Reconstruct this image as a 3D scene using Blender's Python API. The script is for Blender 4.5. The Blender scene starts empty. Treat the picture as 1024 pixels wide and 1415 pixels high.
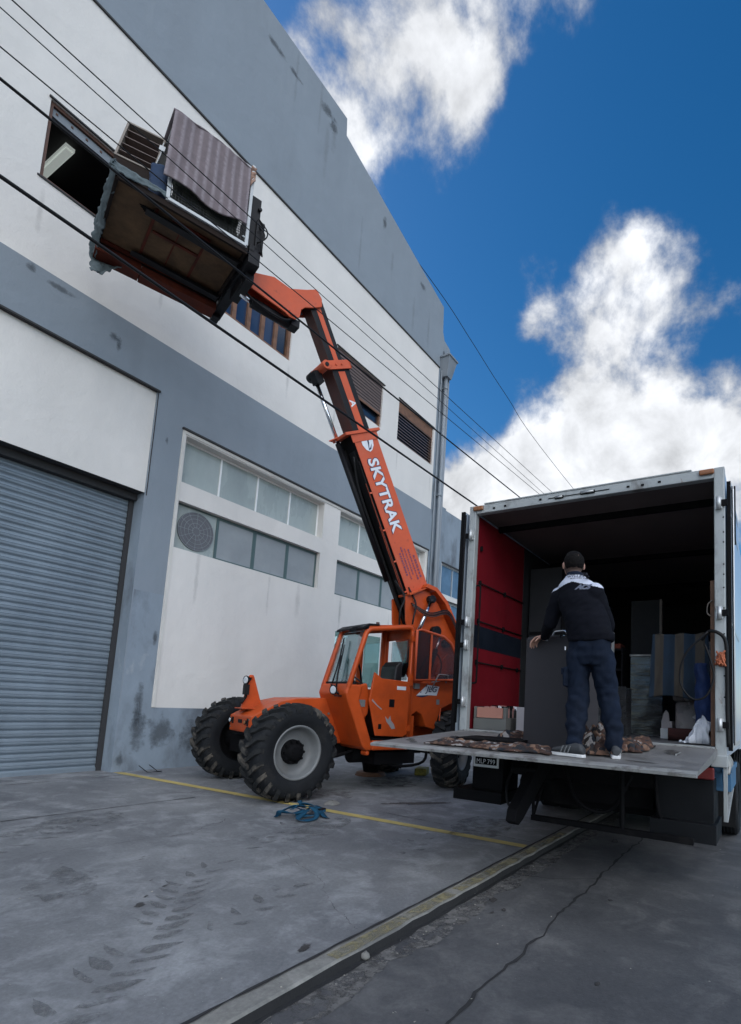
import bpy, bmesh, math, random
from mathutils import Vector, Matrix, noise as mnoise
from mathutils.bvhtree import BVHTree
random.seed(7)
S = bpy.context.scene
COL = S.collection
R = math.radians
pi = math.pi

# ------------------------------------------------------------------ camera
yaw, pit, rol = .5192, .1157, -.0489
ca, sa, cb, sb, cc, sc_ = math.cos(yaw), math.sin(yaw), math.cos(pit), math.sin(pit), math.cos(rol), math.sin(rol)
fw = Vector((ca*cb, sa*cb, sb)); rt = Vector((sa, -ca, 0)); dn = fw.cross(rt)
r2 = cc*rt + sc_*dn; d2 = -sc_*rt + cc*dn
cam = bpy.data.cameras.new('camera'); camo = bpy.data.objects.new('camera', cam); COL.objects.link(camo)
camo.matrix_world = Matrix(((r2.x, -d2.x, -fw.x, 0), (r2.y, -d2.y, -fw.y, 0), (r2.z, -d2.z, -fw.z, 1.5), (0, 0, 0, 1)))
cam.sensor_fit = 'HORIZONTAL'; cam.sensor_width = 36; cam.lens = 36*742.86/1024
cam.shift_x = (512-643.94)/1024; cam.shift_y = (889.2-707.5)/1024
cam.clip_start = .05; cam.clip_end = 5000
S.camera = camo
S.view_settings.view_transform = 'Standard'; S.view_settings.look = 'None'
S.view_settings.exposure = 1.0; S.view_settings.gamma = 1
try:
    S.cycles.max_bounces = 8; S.cycles.transparent_max_bounces = 12
except Exception: pass

# ------------------------------------------------------------------ sky and sun
SUN_EL, SUN_AZ = 36, 100        # azimuth of the sun from +X towards +Y (behind the tall building)
W = bpy.data.worlds.new('World'); S.world = W; W.use_nodes = True
nt = W.node_tree; nt.nodes.clear()
def N(tree, typ, **kw):
    n = tree.nodes.new(typ)
    if 'W' in kw.get('i', {}): n.noise_dimensions = '4D'
    for k, v in kw.items():
        if k == 'i':
            for kk, vv in v.items(): n.inputs[kk].default_value = vv
        else: setattr(n, k, v)
    return n
def lk(tree, a, b): tree.links.new(a, b)
def math_(tree, op, a, b=None, c=None, clamp=False):
    n = tree.nodes.new('ShaderNodeMath'); n.operation = op; n.use_clamp = clamp
    for k, x in enumerate((a, b, c)):
        if x is None: continue
        if isinstance(x, (int, float)): n.inputs[k].default_value = x
        else: tree.links.new(x, n.inputs[k])
    return n.outputs[0]
sky = N(nt, 'ShaderNodeTexSky', sky_type='NISHITA', sun_disc=False, sun_elevation=R(SUN_EL), sun_rotation=R(90-SUN_AZ), altitude=100, air_density=1.0, dust_density=.6, ozone_density=2.2)
hsv = N(nt, 'ShaderNodeHueSaturation', i={'Saturation': 1.40, 'Value': .66})
lk(nt, sky.outputs[0], hsv.inputs['Color'])
tc = N(nt, 'ShaderNodeTexCoord'); sep = N(nt, 'ShaderNodeSeparateXYZ'); lk(nt, tc.outputs['Generated'], sep.inputs[0])
zz = math_(nt, 'ADD', math_(nt, 'MAXIMUM', sep.outputs[2], 0.0), .16)
px = math_(nt, 'DIVIDE', sep.outputs[0], zz); py = math_(nt, 'DIVIDE', sep.outputs[1], zz)
cmb = N(nt, 'ShaderNodeCombineXYZ'); lk(nt, px, cmb.inputs[0]); lk(nt, py, cmb.inputs[1])
n1 = N(nt, 'ShaderNodeTexNoise', i={'Scale': 6.5, 'Detail': 13, 'Roughness': .60, 'Distortion': .1}); lk(nt, tc.outputs['Generated'], n1.inputs['Vector'])
n2 = N(nt, 'ShaderNodeTexNoise', i={'Scale': 9.0, 'Detail': 8, 'Roughness': .6, 'Distortion': .2}); lk(nt, tc.outputs['Generated'], n2.inputs['Vector'])
def bump_dir(d, sharp, amp):     # a bank of cloud round one direction of the sky
    v = Vector(d).normalized()
    vm = N(nt, 'ShaderNodeVectorMath', operation='DOT_PRODUCT'); lk(nt, tc.outputs['Generated'], vm.inputs[0]); vm.inputs[1].default_value = v
    return math_(nt, 'MULTIPLY', math_(nt, 'POWER', math_(nt, 'MAXIMUM', vm.outputs['Value'], 0.0), sharp), amp)
cov = None
CLOUDS = [((-.5, -.62, .6), 1.6, .44), ((0.34, 0.493, 0.8), 615, 0.29), ((0.371, 0.467, 0.803), 831, 0.232), ((0.391, 0.429, 0.814), 829, 0.174), ((0.433, 0.374, 0.82), 552, 0.319), ((0.451, 0.409, 0.793), 695, 0.29), ((0.468, 0.344, 0.814), 516, 0.29), ((0.503, 0.354, 0.789), 533, 0.377), ((0.521, 0.31, 0.795), 659, 0.261), ((0.495, 0.438, 0.751), 569, 0.435), ((0.496, 0.475, 0.727), 830, 0.29), ((0.53, 0.403, 0.746), 844, 0.232), ((0.545, 0.333, 0.769), 583, 0.203), ((0.502, 0.272, 0.821), 528, 0.232), ((0.508, 0.218, 0.833), 578, 0.232), ((0.528, 0.171, 0.832), 858, 0.174), ((0.426, 0.492, 0.76), 651, 0.232), ((0.717, 0.139, 0.683), 948, 0.377), ((0.732, 0.183, 0.656), 680, 0.377), ((0.679, 0.306, 0.668), 1141, 0.406), ((0.717, 0.302, 0.629), 719, 0.348), ((0.776, 0.182, 0.605), 388, 0.377), ((0.778, 0.262, 0.571), 419, 0.29), ((0.83, 0.159, 0.535), 352, 0.348), ((0.755, 0.067, 0.652), 620, 0.348), ((0.793, 0.101, 0.601), 526, 0.261), ((0.727, 0.247, 0.641), 619, 0.232), ((0.829, 0.239, 0.506), 311, 0.29), ((0.725, 0.341, 0.598), 955, 0.232), ((0.861, 0.12, 0.493), 348, 0.232), ((0.855, 0.042, 0.517), 2525, 0.174), ((0.789, 0.473, 0.391), 250, 0.493), ((0.829, 0.379, 0.411), 258, 0.319), ((0.859, 0.284, 0.426), 274, 0.348), ((0.882, 0.191, 0.431), 298, 0.319), ((0.896, 0.102, 0.433), 331, 0.377), ((0.898, 0.04, 0.439), 452, 0.406), ((0.861, 0.336, 0.383), 130, 0.493), ((0.776, 0.523, 0.353), 169, 0.493), ((0.905, 0.195, 0.378), 144, 0.493), ((0.929, 0.063, 0.365), 168, 0.493), ((0.413, 0.458, 0.788), 3152, -0.16), ((0.451, 0.437, 0.778), 3407, -0.2), ((0.649, 0.432, 0.626), 91, -0.2), ((0.634, 0.098, 0.767), 76, -0.26), ((0.63, 0.304, 0.714), 328, -0.2), ((0.797, 0.316, 0.514), 1874, -0.08), ((0.775, 0.386, 0.5), 447, -0.2), ((0.762, 0.447, 0.468), 426, -0.2), ((0.819, 0.285, 0.498), 1542, -0.1), ((0.706, 0.045, 0.707), 311, -0.2), ((0.616, 0.215, 0.758), 179, -0.22), ((0.583, 0.471, 0.662), 413, -0.2), ((0.829, 0.064, 0.555), 2586, -0.14), ((0.542, 0.249, 0.803), 1926, -0.1)]  # first entry: unseen bank added behind the camera to light the facade
for d, s, a in CLOUDS:
    b = bump_dir(d, s, a); cov = b if cov is None else math_(nt, 'ADD', cov, b)
nn_ = math_(nt, 'ADD', math_(nt, 'MULTIPLY', n1.outputs[0], 2.3), -.65)
dens = math_(nt, 'ADD', math_(nt, 'ADD', nn_, cov), -.64)
mask = N(nt, 'ShaderNodeMapRange', interpolation_type='SMOOTHERSTEP', i={'From Min': -.03, 'From Max': .62}); lk(nt, dens, mask.inputs[0])
thick = N(nt, 'ShaderNodeMapRange', i={'From Min': .05, 'From Max': .55, 'To Min': .42, 'To Max': 1.0}); lk(nt, dens, thick.inputs[0])
shade = math_(nt, 'MULTIPLY', thick.outputs[0], math_(nt, 'ADD', math_(nt, 'MULTIPLY', n2.outputs[0], 1.5), .24))
vm = N(nt, 'ShaderNodeVectorMath', operation='DOT_PRODUCT'); lk(nt, tc.outputs['Generated'], vm.inputs[0]); vm.inputs[1].default_value = Vector((-.55, -.55, .63)).normalized()
rear_boost = N(nt, 'ShaderNodeMapRange', interpolation_type='SMOOTHSTEP', i={'From Min': .10, 'From Max': .85, 'To Min': 1.0, 'To Max': 8.2}); lk(nt, vm.outputs['Value'], rear_boost.inputs[0])   # unseen clouds behind the camera, brightened to light the facade
shade = math_(nt, 'MULTIPLY', shade, rear_boost.outputs[0])
cc_ = N(nt, 'ShaderNodeMixRGB', blend_type='MULTIPLY', i={'Fac': 1.0, 'Color1': (4.55, 4.68, 4.9, 1)}); lk(nt, shade, cc_.inputs['Color2'])
mx = N(nt, 'ShaderNodeMixRGB'); lk(nt, mask.outputs[0], mx.inputs['Fac']); lk(nt, hsv.outputs[0], mx.inputs['Color1']); lk(nt, cc_.outputs[0], mx.inputs['Color2'])
bg = N(nt, 'ShaderNodeBackground', i={'Strength': .1}); lk(nt, mx.outputs[0], bg.inputs['Color'])
wo = N(nt, 'ShaderNodeOutputWorld'); lk(nt, bg.outputs[0], wo.inputs[0])

sl = bpy.data.lights.new('sun', 'SUN'); sl.energy = 2.5; sl.angle = R(.5); sl.color = (1, .95, .88)
so = bpy.data.objects.new('sun', sl); COL.objects.link(so)
sd = Vector((math.cos(R(SUN_AZ))*math.cos(R(SUN_EL)), math.sin(R(SUN_AZ))*math.cos(R(SUN_EL)), math.sin(R(SUN_EL))))
so.rotation_euler = sd.to_track_quat('Z', 'Y').to_euler(); so.location = (0, 0, 40)

# ------------------------------------------------------------------ materials
def mk(name, col, rough=.6, metal=0, var=.12, vs=2.5, dirt=None, dirt2=None, bump=.15, bs=60, streak=1.0, spec=.5, alpha_noise=None, coat=0, radial=0):
    """painted / dusty surface: colour variation, up to two kinds of dirt (colour, scale, threshold, softness, amount), fine bump"""
    m = bpy.data.materials.new(name); m.use_nodes = True; t = m.node_tree; p = t.nodes['Principled BSDF']
    p.inputs['Roughness'].default_value = rough; p.inputs['Metallic'].default_value = metal
    p.inputs['Specular IOR Level'].default_value = spec
    if coat: p.inputs['Coat Weight'].default_value = coat; p.inputs['Coat Roughness'].default_value = .15
    co = N(t, 'ShaderNodeTexCoord'); mp = N(t, 'ShaderNodeMapping', i={'Scale': (1, 1, streak)}); lk(t, co.outputs['Object'], mp.inputs[0])
    a = N(t, 'ShaderNodeTexNoise', i={'Scale': vs, 'Detail': 6, 'Roughness': .65}); lk(t, mp.outputs[0], a.inputs['Vector'])
    mr = N(t, 'ShaderNodeMapRange', i={'From Min': .3, 'From Max': .7, 'To Min': 1-var, 'To Max': 1+var}); lk(t, a.outputs[0], mr.inputs[0])
    mu = N(t, 'ShaderNodeMixRGB', blend_type='MULTIPLY', i={'Fac': 1, 'Color1': (*col, 1)}); lk(t, mr.outputs[0], mu.inputs['Color2'])
    cur = mu.outputs[0]
    for k, dd in enumerate((dirt, dirt2)):
        if not dd: continue
        dc, dscale, th, soft, amt = dd
        nn = N(t, 'ShaderNodeTexNoise', i={'Scale': dscale, 'Detail': 8, 'Roughness': .62, 'W': 3.0*k}); nn.noise_dimensions = '4D'; lk(t, mp.outputs[0], nn.inputs['Vector'])
        r_ = N(t, 'ShaderNodeMapRange', i={'From Min': th, 'From Max': th+soft, 'To Min': 0, 'To Max': amt}); lk(t, nn.outputs[0], r_.inputs[0])
        mi = N(t, 'ShaderNodeMixRGB', i={'Color2': (*dc, 1)}); lk(t, r_.outputs[0], mi.inputs['Fac']); lk(t, cur, mi.inputs['Color1']); cur = mi.outputs[0]
    lk(t, cur, p.inputs['Base Color'])
    rr = N(t, 'ShaderNodeMapRange', i={'From Min': .3, 'From Max': .7, 'To Min': max(.03, rough-.12), 'To Max': min(1, rough+.1)}); lk(t, a.outputs[0], rr.inputs[0]); lk(t, rr.outputs[0], p.inputs['Roughness'])
    if bump:
        bn = N(t, 'ShaderNodeTexNoise', i={'Scale': bs, 'Detail': 4}); lk(t, co.outputs['Object'], bn.inputs['Vector'])
        bp = N(t, 'ShaderNodeBump', i={'Strength': bump, 'Distance': .01}); lk(t, bn.outputs[0], bp.inputs['Height']); lk(t, bp.outputs[0], p.inputs['Normal'])
    if name.endswith('plaster') or 'plaster' in name:      # hand-trowelled unevenness
        b2 = N(t, 'ShaderNodeTexNoise', i={'Scale': 1.7, 'Detail': 5, 'Roughness': .55}); lk(t, co.outputs['Object'], b2.inputs['Vector'])
        bq = N(t, 'ShaderNodeBump', i={'Strength': .55, 'Distance': .05}); lk(t, b2.outputs[0], bq.inputs['Height']); lk(t, bq.outputs[0], bp.inputs['Normal'])
    if alpha_noise:
        th, soft, sc = alpha_noise
        an = N(t, 'ShaderNodeTexNoise', i={'Scale': sc, 'Detail': 6, 'Roughness': .7}); lk(t, co.outputs['Object'], an.inputs['Vector'])
        src = an.outputs[0]
        if radial:                                   # patches fade out raggedly towards their rim
            ru = N(t, 'ShaderNodeSeparateXYZ'); lk(t, co.outputs['UV'], ru.inputs[0]); src = math_(t, 'ADD', math_(t, 'MULTIPLY', an.outputs[0], 1.1), math_(t, 'MULTIPLY', math_(t, 'SUBTRACT', 1.0, ru.outputs[0]), .55))
        ar = N(t, 'ShaderNodeMapRange', i={'From Min': th, 'From Max': th+soft, 'To Max': radial or 1.0}); lk(t, src, ar.inputs[0]); lk(t, ar.outputs[0], p.inputs['Alpha'])
    return m
def glassm(name, tint=(.75, .8, .8), refl=.18, rough=.03):
    m = bpy.data.materials.new(name); m.use_nodes = True; t = m.node_tree; t.nodes.clear()
    tr = N(t, 'ShaderNodeBsdfTransparent', i={'Color': (*tint, 1)}); gl = N(t, 'ShaderNodeBsdfGlossy', i={'Color': (.9, .95, 1, 1), 'Roughness': rough})
    fr = N(t, 'ShaderNodeLayerWeight', i={'Blend': .35}); f2 = math_(t, 'ADD', math_(t, 'MULTIPLY', fr.outputs['Fresnel'], .7), refl*.5)
    ms = N(t, 'ShaderNodeMixShader'); lk(t, f2, ms.inputs[0]); lk(t, tr.outputs[0], ms.inputs[1]); lk(t, gl.outputs[0], ms.inputs[2])
    o = N(t, 'ShaderNodeOutputMaterial'); lk(t, ms.outputs[0], o.inputs[0]); return m
M = {}
M['white_wall'] = mk('white plaster', (.665, .64, .605), .85, var=.06, vs=.9, streak=.35, dirt=((.42, .41, .39), .55, .60, .25, .35), dirt2=((.25, .24, .23), 5, .70, .05, .5), bump=.25, bs=35)
M['grey_wall'] = mk('grey plaster', (.215, .25, .285), .85, var=.08, vs=.8, streak=.22, dirt=((.14, .16, .18), .9, .56, .25, .5), dirt2=((.29, .32, .345), 2.2, .60, .2, .35), bump=.25, bs=35)
M['grey_old'] = mk('grey plaster stained', (.22, .265, .31), .85, var=.16, vs=1.6, streak=.5, dirt=((.085, .095, .11), 1.5, .50, .16, .75), dirt2=((.40, .43, .45), 2.2, .62, .08, .5), bump=.3, bs=30)
M['stain'] = mk('dark damp stain', (.10, .115, .13), .9, alpha_noise=(.70, .30, 4.0), radial=.6)
M['streak'] = mk('faint rain streak', (.20, .205, .21), .9, alpha_noise=(.62, .4, 3.0), radial=.14)
M['white_trim'] = mk('white trim', (.60, .58, .54), .8, var=.08, dirt=((.3, .28, .25), 3, .58, .2, .4))
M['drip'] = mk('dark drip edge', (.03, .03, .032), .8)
M['shutter'] = mk('galvanised shutter', (.215, .26, .30), .5, .35, var=.12, vs=1.4, streak=.6, dirt=((.12, .14, .16), 1.2, .56, .2, .5), dirt2=((.30, .28, .25), 9, .68, .06, .5), bump=.05)
M['alu'] = mk('aluminium frame', (.55, .56, .56), .4, .6, var=.08)
M['frosted'] = mk('frosted dusty glass', (.33, .37, .355), .28, var=.16, vs=1.3, dirt=((.40, .42, .40), .9, .5, .35, .35), dirt2=((.2, .23, .23), 2.2, .55, .3, .3), streak=.35, bump=.02)
M['mesh'] = mk('insect mesh pane', (.26, .285, .30), .6, var=.10, vs=1.5, dirt=((.36, .38, .38), 1.8, .52, .25, .5), bump=.1, bs=200)
M['green_frame'] = mk('dull green frame', (.075, .12, .12), .5, var=.1)
M['vent'] = mk('dark vent mesh', (.12, .125, .14), .7, var=.1, bump=.2, bs=300)
M['wood'] = mk('brown window wood', (.10, .045, .028), .6, var=.25, vs=6, dirt=((.05, .022, .014), 5, .5, .2, .6), bump=.2)
M['wood_light'] = mk('worn brown wood', (.17, .085, .05), .7, var=.3, vs=8, dirt=((.07, .035, .02), 6, .5, .2, .7), bump=.2)
M['slat'] = mk('brown shutter slats', (.12, .085, .075), .6, var=.2, vs=5, bump=.1)
M['darkglass'] = mk('dark glass', (.012, .02, .035), .06, var=.1, bump=0, spec=.9)
M['navyglass'] = mk('navy glass', (.018, .035, .075), .08, var=.2, vs=1.2, bump=0, spec=.7)
M['blueglass'] = mk('bluish glass', (.10, .16, .23), .08, var=.3, vs=1.2, bump=0, spec=.9)
M['black_room'] = mk('dark interior', (.02, .02, .02), .9)
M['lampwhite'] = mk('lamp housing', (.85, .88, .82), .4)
_p = M['lampwhite'].node_tree.nodes['Principled BSDF']; _p.inputs['Emission Color'].default_value = (.9, 1, .95, 1); _p.inputs['Emission Strength'].default_value = .14   # weak glow added in place of window light on the housing
M['pipe'] = mk('painted downpipe', (.21, .235, .26), .6, .1, var=.15, vs=2, streak=.3, dirt=((.33, .34, .35), 3, .6, .1, .5))
M['concrete'] = None
M['orange'] = mk('orange machine paint', (.50, .073, .012), .45, var=.14, vs=3, spec=.32, dirt=((.22, .040, .016), 1.8, .50, .25, .6), dirt2=((.26, .15, .10), 7, .62, .16, .5), bump=.04, coat=.08)
M['orange_faded'] = mk('faded orange boom paint', (.54, .092, .036), .5, var=.10, vs=3, spec=.3, dirt=((.44, .13, .08), 1.8, .50, .25, .55), dirt2=((.15, .045, .03), 9, .62, .10, .6), bump=.04)
M['tyre'] = mk('tyre rubber', (.012, .0135, .016), .8, var=.3, vs=6, spec=.25, dirt=((.05, .047, .042), 3.2, .55, .2, .5), dirt2=((.10, .09, .08), 9, .66, .12, .4), bump=.4, bs=50)
M['tyre_dusty'] = mk('dusty tyre lug', (.018, .019, .02), .9, var=.4, vs=5, spec=.25, dirt=((.15, .132, .11), 3, .50, .14, .8), bump=.4, bs=40)
M['rim'] = mk('grey rim paint', (.165, .172, .175), .5, var=.12, vs=5, dirt=((.14, .13, .11), 5, .55, .2, .6))
M['black'] = mk('black paint', (.007, .007, .009), .5, var=.3, vs=5, spec=.22, dirt=((.03, .028, .026), 6, .62, .2, .5))
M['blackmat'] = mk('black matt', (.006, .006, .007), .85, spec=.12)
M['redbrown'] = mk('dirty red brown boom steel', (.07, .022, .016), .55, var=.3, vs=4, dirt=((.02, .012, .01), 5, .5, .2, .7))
M['chrome'] = mk('chrome rod', (.7, .72, .75), .15, 1, var=.05, bump=0)
M['rubber'] = mk('rubber hose', (.008, .008, .009), .55, spec=.25)
M['glass'] = glassm('cab glass', (.90, .94, .93), .14)
M['glass_green'] = glassm('green tinted cab glass', (.55, .74, .72), .35)
M['glass_smoke'] = glassm('dusty brown cab glass', (.62, .52, .50), .10)
M['glass_dark'] = glassm('dark sliding glass', (.30, .27, .25), .14)
M['seat'] = mk('black seat vinyl', (.014, .015, .018), .5)
M['lampglass'] = mk('lamp lens', (.65, .68, .7), .15, bump=0, spec=.8)
M['amber'] = mk('amber lens', (.27, .10, .035), .4, var=.1, dirt=((.12, .06, .03), 9, .5, .2, .6))
M['redlens'] = mk('red lens', (.13, .012, .012), .3, var=.1)
M['bluelens'] = mk('blue letter', (.03, .04, .14), .6)
M['sticker'] = mk('white sticker', (.66, .68, .72), .5, var=.06, dirt=((.4, .38, .38), 9, .6, .2, .5))
M['navyink'] = mk('navy letter outline', (.02, .025, .07), .6)
M['purpleink'] = mk('faded purple lettering', (.17, .045, .09), .7)
M['scrape'] = mk('bare scraped metal', (.30, .28, .29), .6)
# ------------------------------------------------------------------ object and mesh helpers
def tag(o, label=None, cat=None, group=None, kind=None):
    if label: o['label'] = label
    if cat: o['category'] = cat
    if group: o['group'] = group
    if kind: o['kind'] = kind
    return o
def empty(name, loc=(0, 0, 0), rz=0, label=None, cat=None, group=None, mat=None):
    o = bpy.data.objects.new(name, None); o.empty_display_size = .2; COL.objects.link(o)
    if mat is not None: o.matrix_world = mat
    else: o.location = loc; o.rotation_euler = (0, 0, rz)
    return tag(o, label, cat, group)
class MB:
    def __init__(s): s.v = []; s.f = []; s.m = []; s.sm = []
    def add(s, vs, fs, mi=0, smooth=False):
        b = len(s.v); s.v += [tuple(v) for v in vs]
        for f in fs: s.f.append([b+i for i in f]); s.m.append(mi); s.sm.append(smooth)
        return s
    def box(s, a, b, mi=0, T=None):
        x0, y0, z0 = a; x1, y1, z1 = b
        vs = [(x0,y0,z0),(x1,y0,z0),(x1,y1,z0),(x0,y1,z0),(x0,y0,z1),(x1,y0,z1),(x1,y1,z1),(x0,y1,z1)]
        if T: vs = [T @ Vector(v) for v in vs]
        return s.add(vs, [(0,3,2,1),(4,5,6,7),(0,1,5,4),(1,2,6,5),(2,3,7,6),(3,0,4,7)], mi)
    def bar(s, p, q, w, h, up=(0, 0, 1), mi=0):      # square bar from p to q
        p = Vector(p); q = Vector(q); d = (q-p).normalized(); u = Vector(up)
        if abs(d.dot(u)) > .98: u = Vector((1, 0, 0))
        a = d.cross(u).normalized(); b = a.cross(d).normalized()
        vs = [e + a*(i*w/2) + b*(j*h/2) for e in (p, q) for i, j in ((-1,-1),(1,-1),(1,1),(-1,1))]
        return s.add(vs, [(0,1,2,3),(7,6,5,4),(0,4,5,1),(1,5,6,2),(2,6,7,3),(3,7,4,0)], mi)
    def prism(s, poly, a, b, axis='y', mi=0, mi_cap=None):  # polygon in the two other axes extruded along axis
        def P(u, v, t): return {'y': (u, t, v), 'x': (t, u, v), 'z': (u, v, t)}[axis]
        n = len(poly); vs = [P(u, v, a) for u, v in poly] + [P(u, v, b) for u, v in poly]
        base = len(s.v)
        s.add(vs, [(i, (i+1) % n, n+(i+1) % n, n+i) for i in range(n)], mi)
        s.f += [[base+i for i in range(n)][::-1], [base+n+i for i in range(n)]]; s.m += [mi if mi_cap is None else mi_cap]*2; s.sm += [False]*2
        return s
    def cyl(s, p, q, r, r1=None, n=16, mi=0, cap=True, smooth=True):
        p = Vector(p); q = Vector(q); r1 = r if r1 is None else r1; d = (q-p).normalized()
        a = d.orthogonal().normalized(); b = d.cross(a)
        vs = [c + (a*math.cos(2*pi*i/n) + b*math.sin(2*pi*i/n))*rr for c, rr in ((p, r), (q, r1)) for i in range(n)]
        s.add(vs, [(i, (i+1) % n, n+(i+1) % n, n+i) for i in range(n)], mi, smooth)
        if cap:
            b0 = len(s.v)-2*n; s.f += [[b0+i for i in range(n)][::-1], [b0+n+i for i in range(n)]]; s.m += [mi]*2; s.sm += [False]*2
        return s
    def tube(s, pts, r, n=8, mi=0, sub=0, closed=False):
        P = [Vector(p) for p in pts]
        if sub:                                       # Catmull-Rom
            Q = []; m = len(P)
            rng = range(m) if closed else range(m-1)
            for i in rng:
                p0 = P[(i-1) % m] if closed or i > 0 else P[0]*2-P[1]; p1 = P[i]; p2 = P[(i+1) % m]; p3 = P[(i+2) % m] if closed or i+2 < m else P[-1]*2-P[-2]
                for k in range(sub):
                    t = k/sub; Q.append(.5*((2*p1)+(p2-p0)*t+(2*p0-5*p1+4*p2-p3)*t*t+(3*p1-p0-3*p2+p3)*t**3))
            if not closed: Q.append(P[-1])
            P = Q
        rs = r if isinstance(r, (list, tuple)) else [r]*len(P)
        if len(rs) != len(P): rs = [rs[min(len(rs)-1, int(i*(len(rs)-1)/(len(P)-1)+.5))] for i in range(len(P))]
        a = None; base = len(s.v); m = len(P)
        for i, p in enumerate(P):
            d = (P[(i+1) % m]-P[i-1]) if closed else (P[min(i+1, m-1)]-P[max(i-1, 0)])
            d.normalize()
            a = d.orthogonal().normalized() if a is None else (a-d*a.dot(d)).normalized()
            b = d.cross(a)
            s.v += [tuple(p+(a*math.cos(2*pi*k/n)+b*math.sin(2*pi*k/n))*rs[i]) for k in range(n)]
        for i in range(m if closed else m-1):
            j = (i+1) % m
            for k in range(n):
                s.f.append([base+i*n+k, base+i*n+(k+1) % n, base+j*n+(k+1) % n, base+j*n+k]); s.m.append(mi); s.sm.append(True)
        if not closed:
            s.f += [[base+k for k in range(n)][::-1], [base+(m-1)*n+k for k in range(n)]]; s.m += [mi]*2; s.sm += [False]*2
        return s
    def lathe(s, prof, n=48, axis='y', c=(0, 0, 0), mi=0, smooth=True):   # prof: (axial, radius)
        base = len(s.v); c = Vector(c)
        for i in range(n):
            t = 2*pi*i/n; u, v = math.cos(t), math.sin(t)
            for a, r in prof:
                s.v.append(tuple(c + Vector({'y': (u*r, a, v*r), 'x': (a, u*r, v*r), 'z': (u*r, v*r, a)}[axis])))
        m = len(prof)
        for i in range(n):
            j = (i+1) % n
            for k in range(m-1):
                s.f.append([base+i*m+k, base+i*m+k+1, base+j*m+k+1, base+j*m+k]); s.m.append(mi); s.sm.append(smooth)
        return s
    def grid(s, nx, ny, fn, mi=0, smooth=True):       # fn(u,v)->point
        base = len(s.v); s.v += [tuple(fn(i/nx, j/ny)) for j in range(ny+1) for i in range(nx+1)]
        for j in range(ny):
            for i in range(nx):
                k = base+j*(nx+1)+i; s.f.append([k, k+1, k+nx+2, k+nx+1]); s.m.append(mi); s.sm.append(smooth)
        return s
    def build(s, name, mats, parent=None, bevel=0, solid=0, world=False, segs=2):
        me = bpy.data.meshes.new(name)
        vs = s.v
        if len(s.m) != len(s.f): s.m = [0]*len(s.f); s.sm = [True]*len(s.f)
        if world and parent is not None:
            bpy.context.view_layer.update(); inv = parent.matrix_world.inverted(); vs = [tuple(inv @ Vector(v)) for v in vs]
        me.from_pydata(vs, [], s.f)
        for m in (mats if isinstance(mats, (list, tuple)) else [mats]): me.materials.append(M[m] if isinstance(m, str) else m)
        me.polygons.foreach_set('material_index', s.m); me.polygons.foreach_set('use_smooth', s.sm)
        me.update(); me.validate()
        bm = bmesh.new(); bm.from_mesh(me); bmesh.ops.recalc_face_normals(bm, faces=bm.faces); bm.to_mesh(me); bm.free()
        o = bpy.data.objects.new(name, me); COL.objects.link(o)
        if parent is not None: o.parent = parent
        if solid:
            md = o.modifiers.new('solid', 'SOLIDIFY'); md.thickness = solid; md.offset = 0
        if bevel:
            md = o.modifiers.new('bevel', 'BEVEL'); md.width = bevel; md.segments = segs; md.limit_method = 'ANGLE'; md.angle_limit = R(35)
        return o
def radial_uv(o):
    me = o.data; cnt = [0]*len(me.vertices)
    for p in me.polygons:
        for v in p.vertices: cnt[v] += 1
    uv = me.uv_layers.new(name='UVMap')
    for l in me.loops: uv.data[l.index].uv = (0, 0) if cnt[l.vertex_index] > 4 else (1, 0)
    return o
def textverts(body, w, h, shear=0, bold=.02, mono=False, spacing=1.0):
    """flat mesh of a text scaled into a w x h box with its lower left at 0,0"""
    cu = bpy.data.curves.new('t', 'FONT'); cu.body = body; cu.size = 1; cu.offset = bold; cu.shear = shear; cu.space_character = spacing; cu.resolution_u = 3
    ob = bpy.data.objects.new('t', cu); COL.objects.link(ob); dg = bpy.context.evaluated_depsgraph_get()
    me = bpy.data.meshes.new_from_object(ob.evaluated_get(dg)); v = [tuple(q.co) for q in me.vertices]; f = [list(p.vertices) for p in me.polygons]
    bpy.data.objects.remove(ob); bpy.data.curves.remove(cu); bpy.data.meshes.remove(me)
    x0 = min(a[0] for a in v); x1 = max(a[0] for a in v); y0 = min(a[1] for a in v); y1 = max(a[1] for a in v)
    return [((a[0]-x0)/(x1-x0)*w, (a[1]-y0)/(y1-y0)*h) for a in v], f
def text_on(mb, body, w, h, org, ux, uy, mi=0, **kw):
    v, f = textverts(body, w, h, **kw); o = Vector(org); ux = Vector(ux); uy = Vector(uy)
    mb.add([o+ux*a+uy*b for a, b in v], f, mi); return mb
def rnd(a, b): return random.uniform(a, b)
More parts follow.
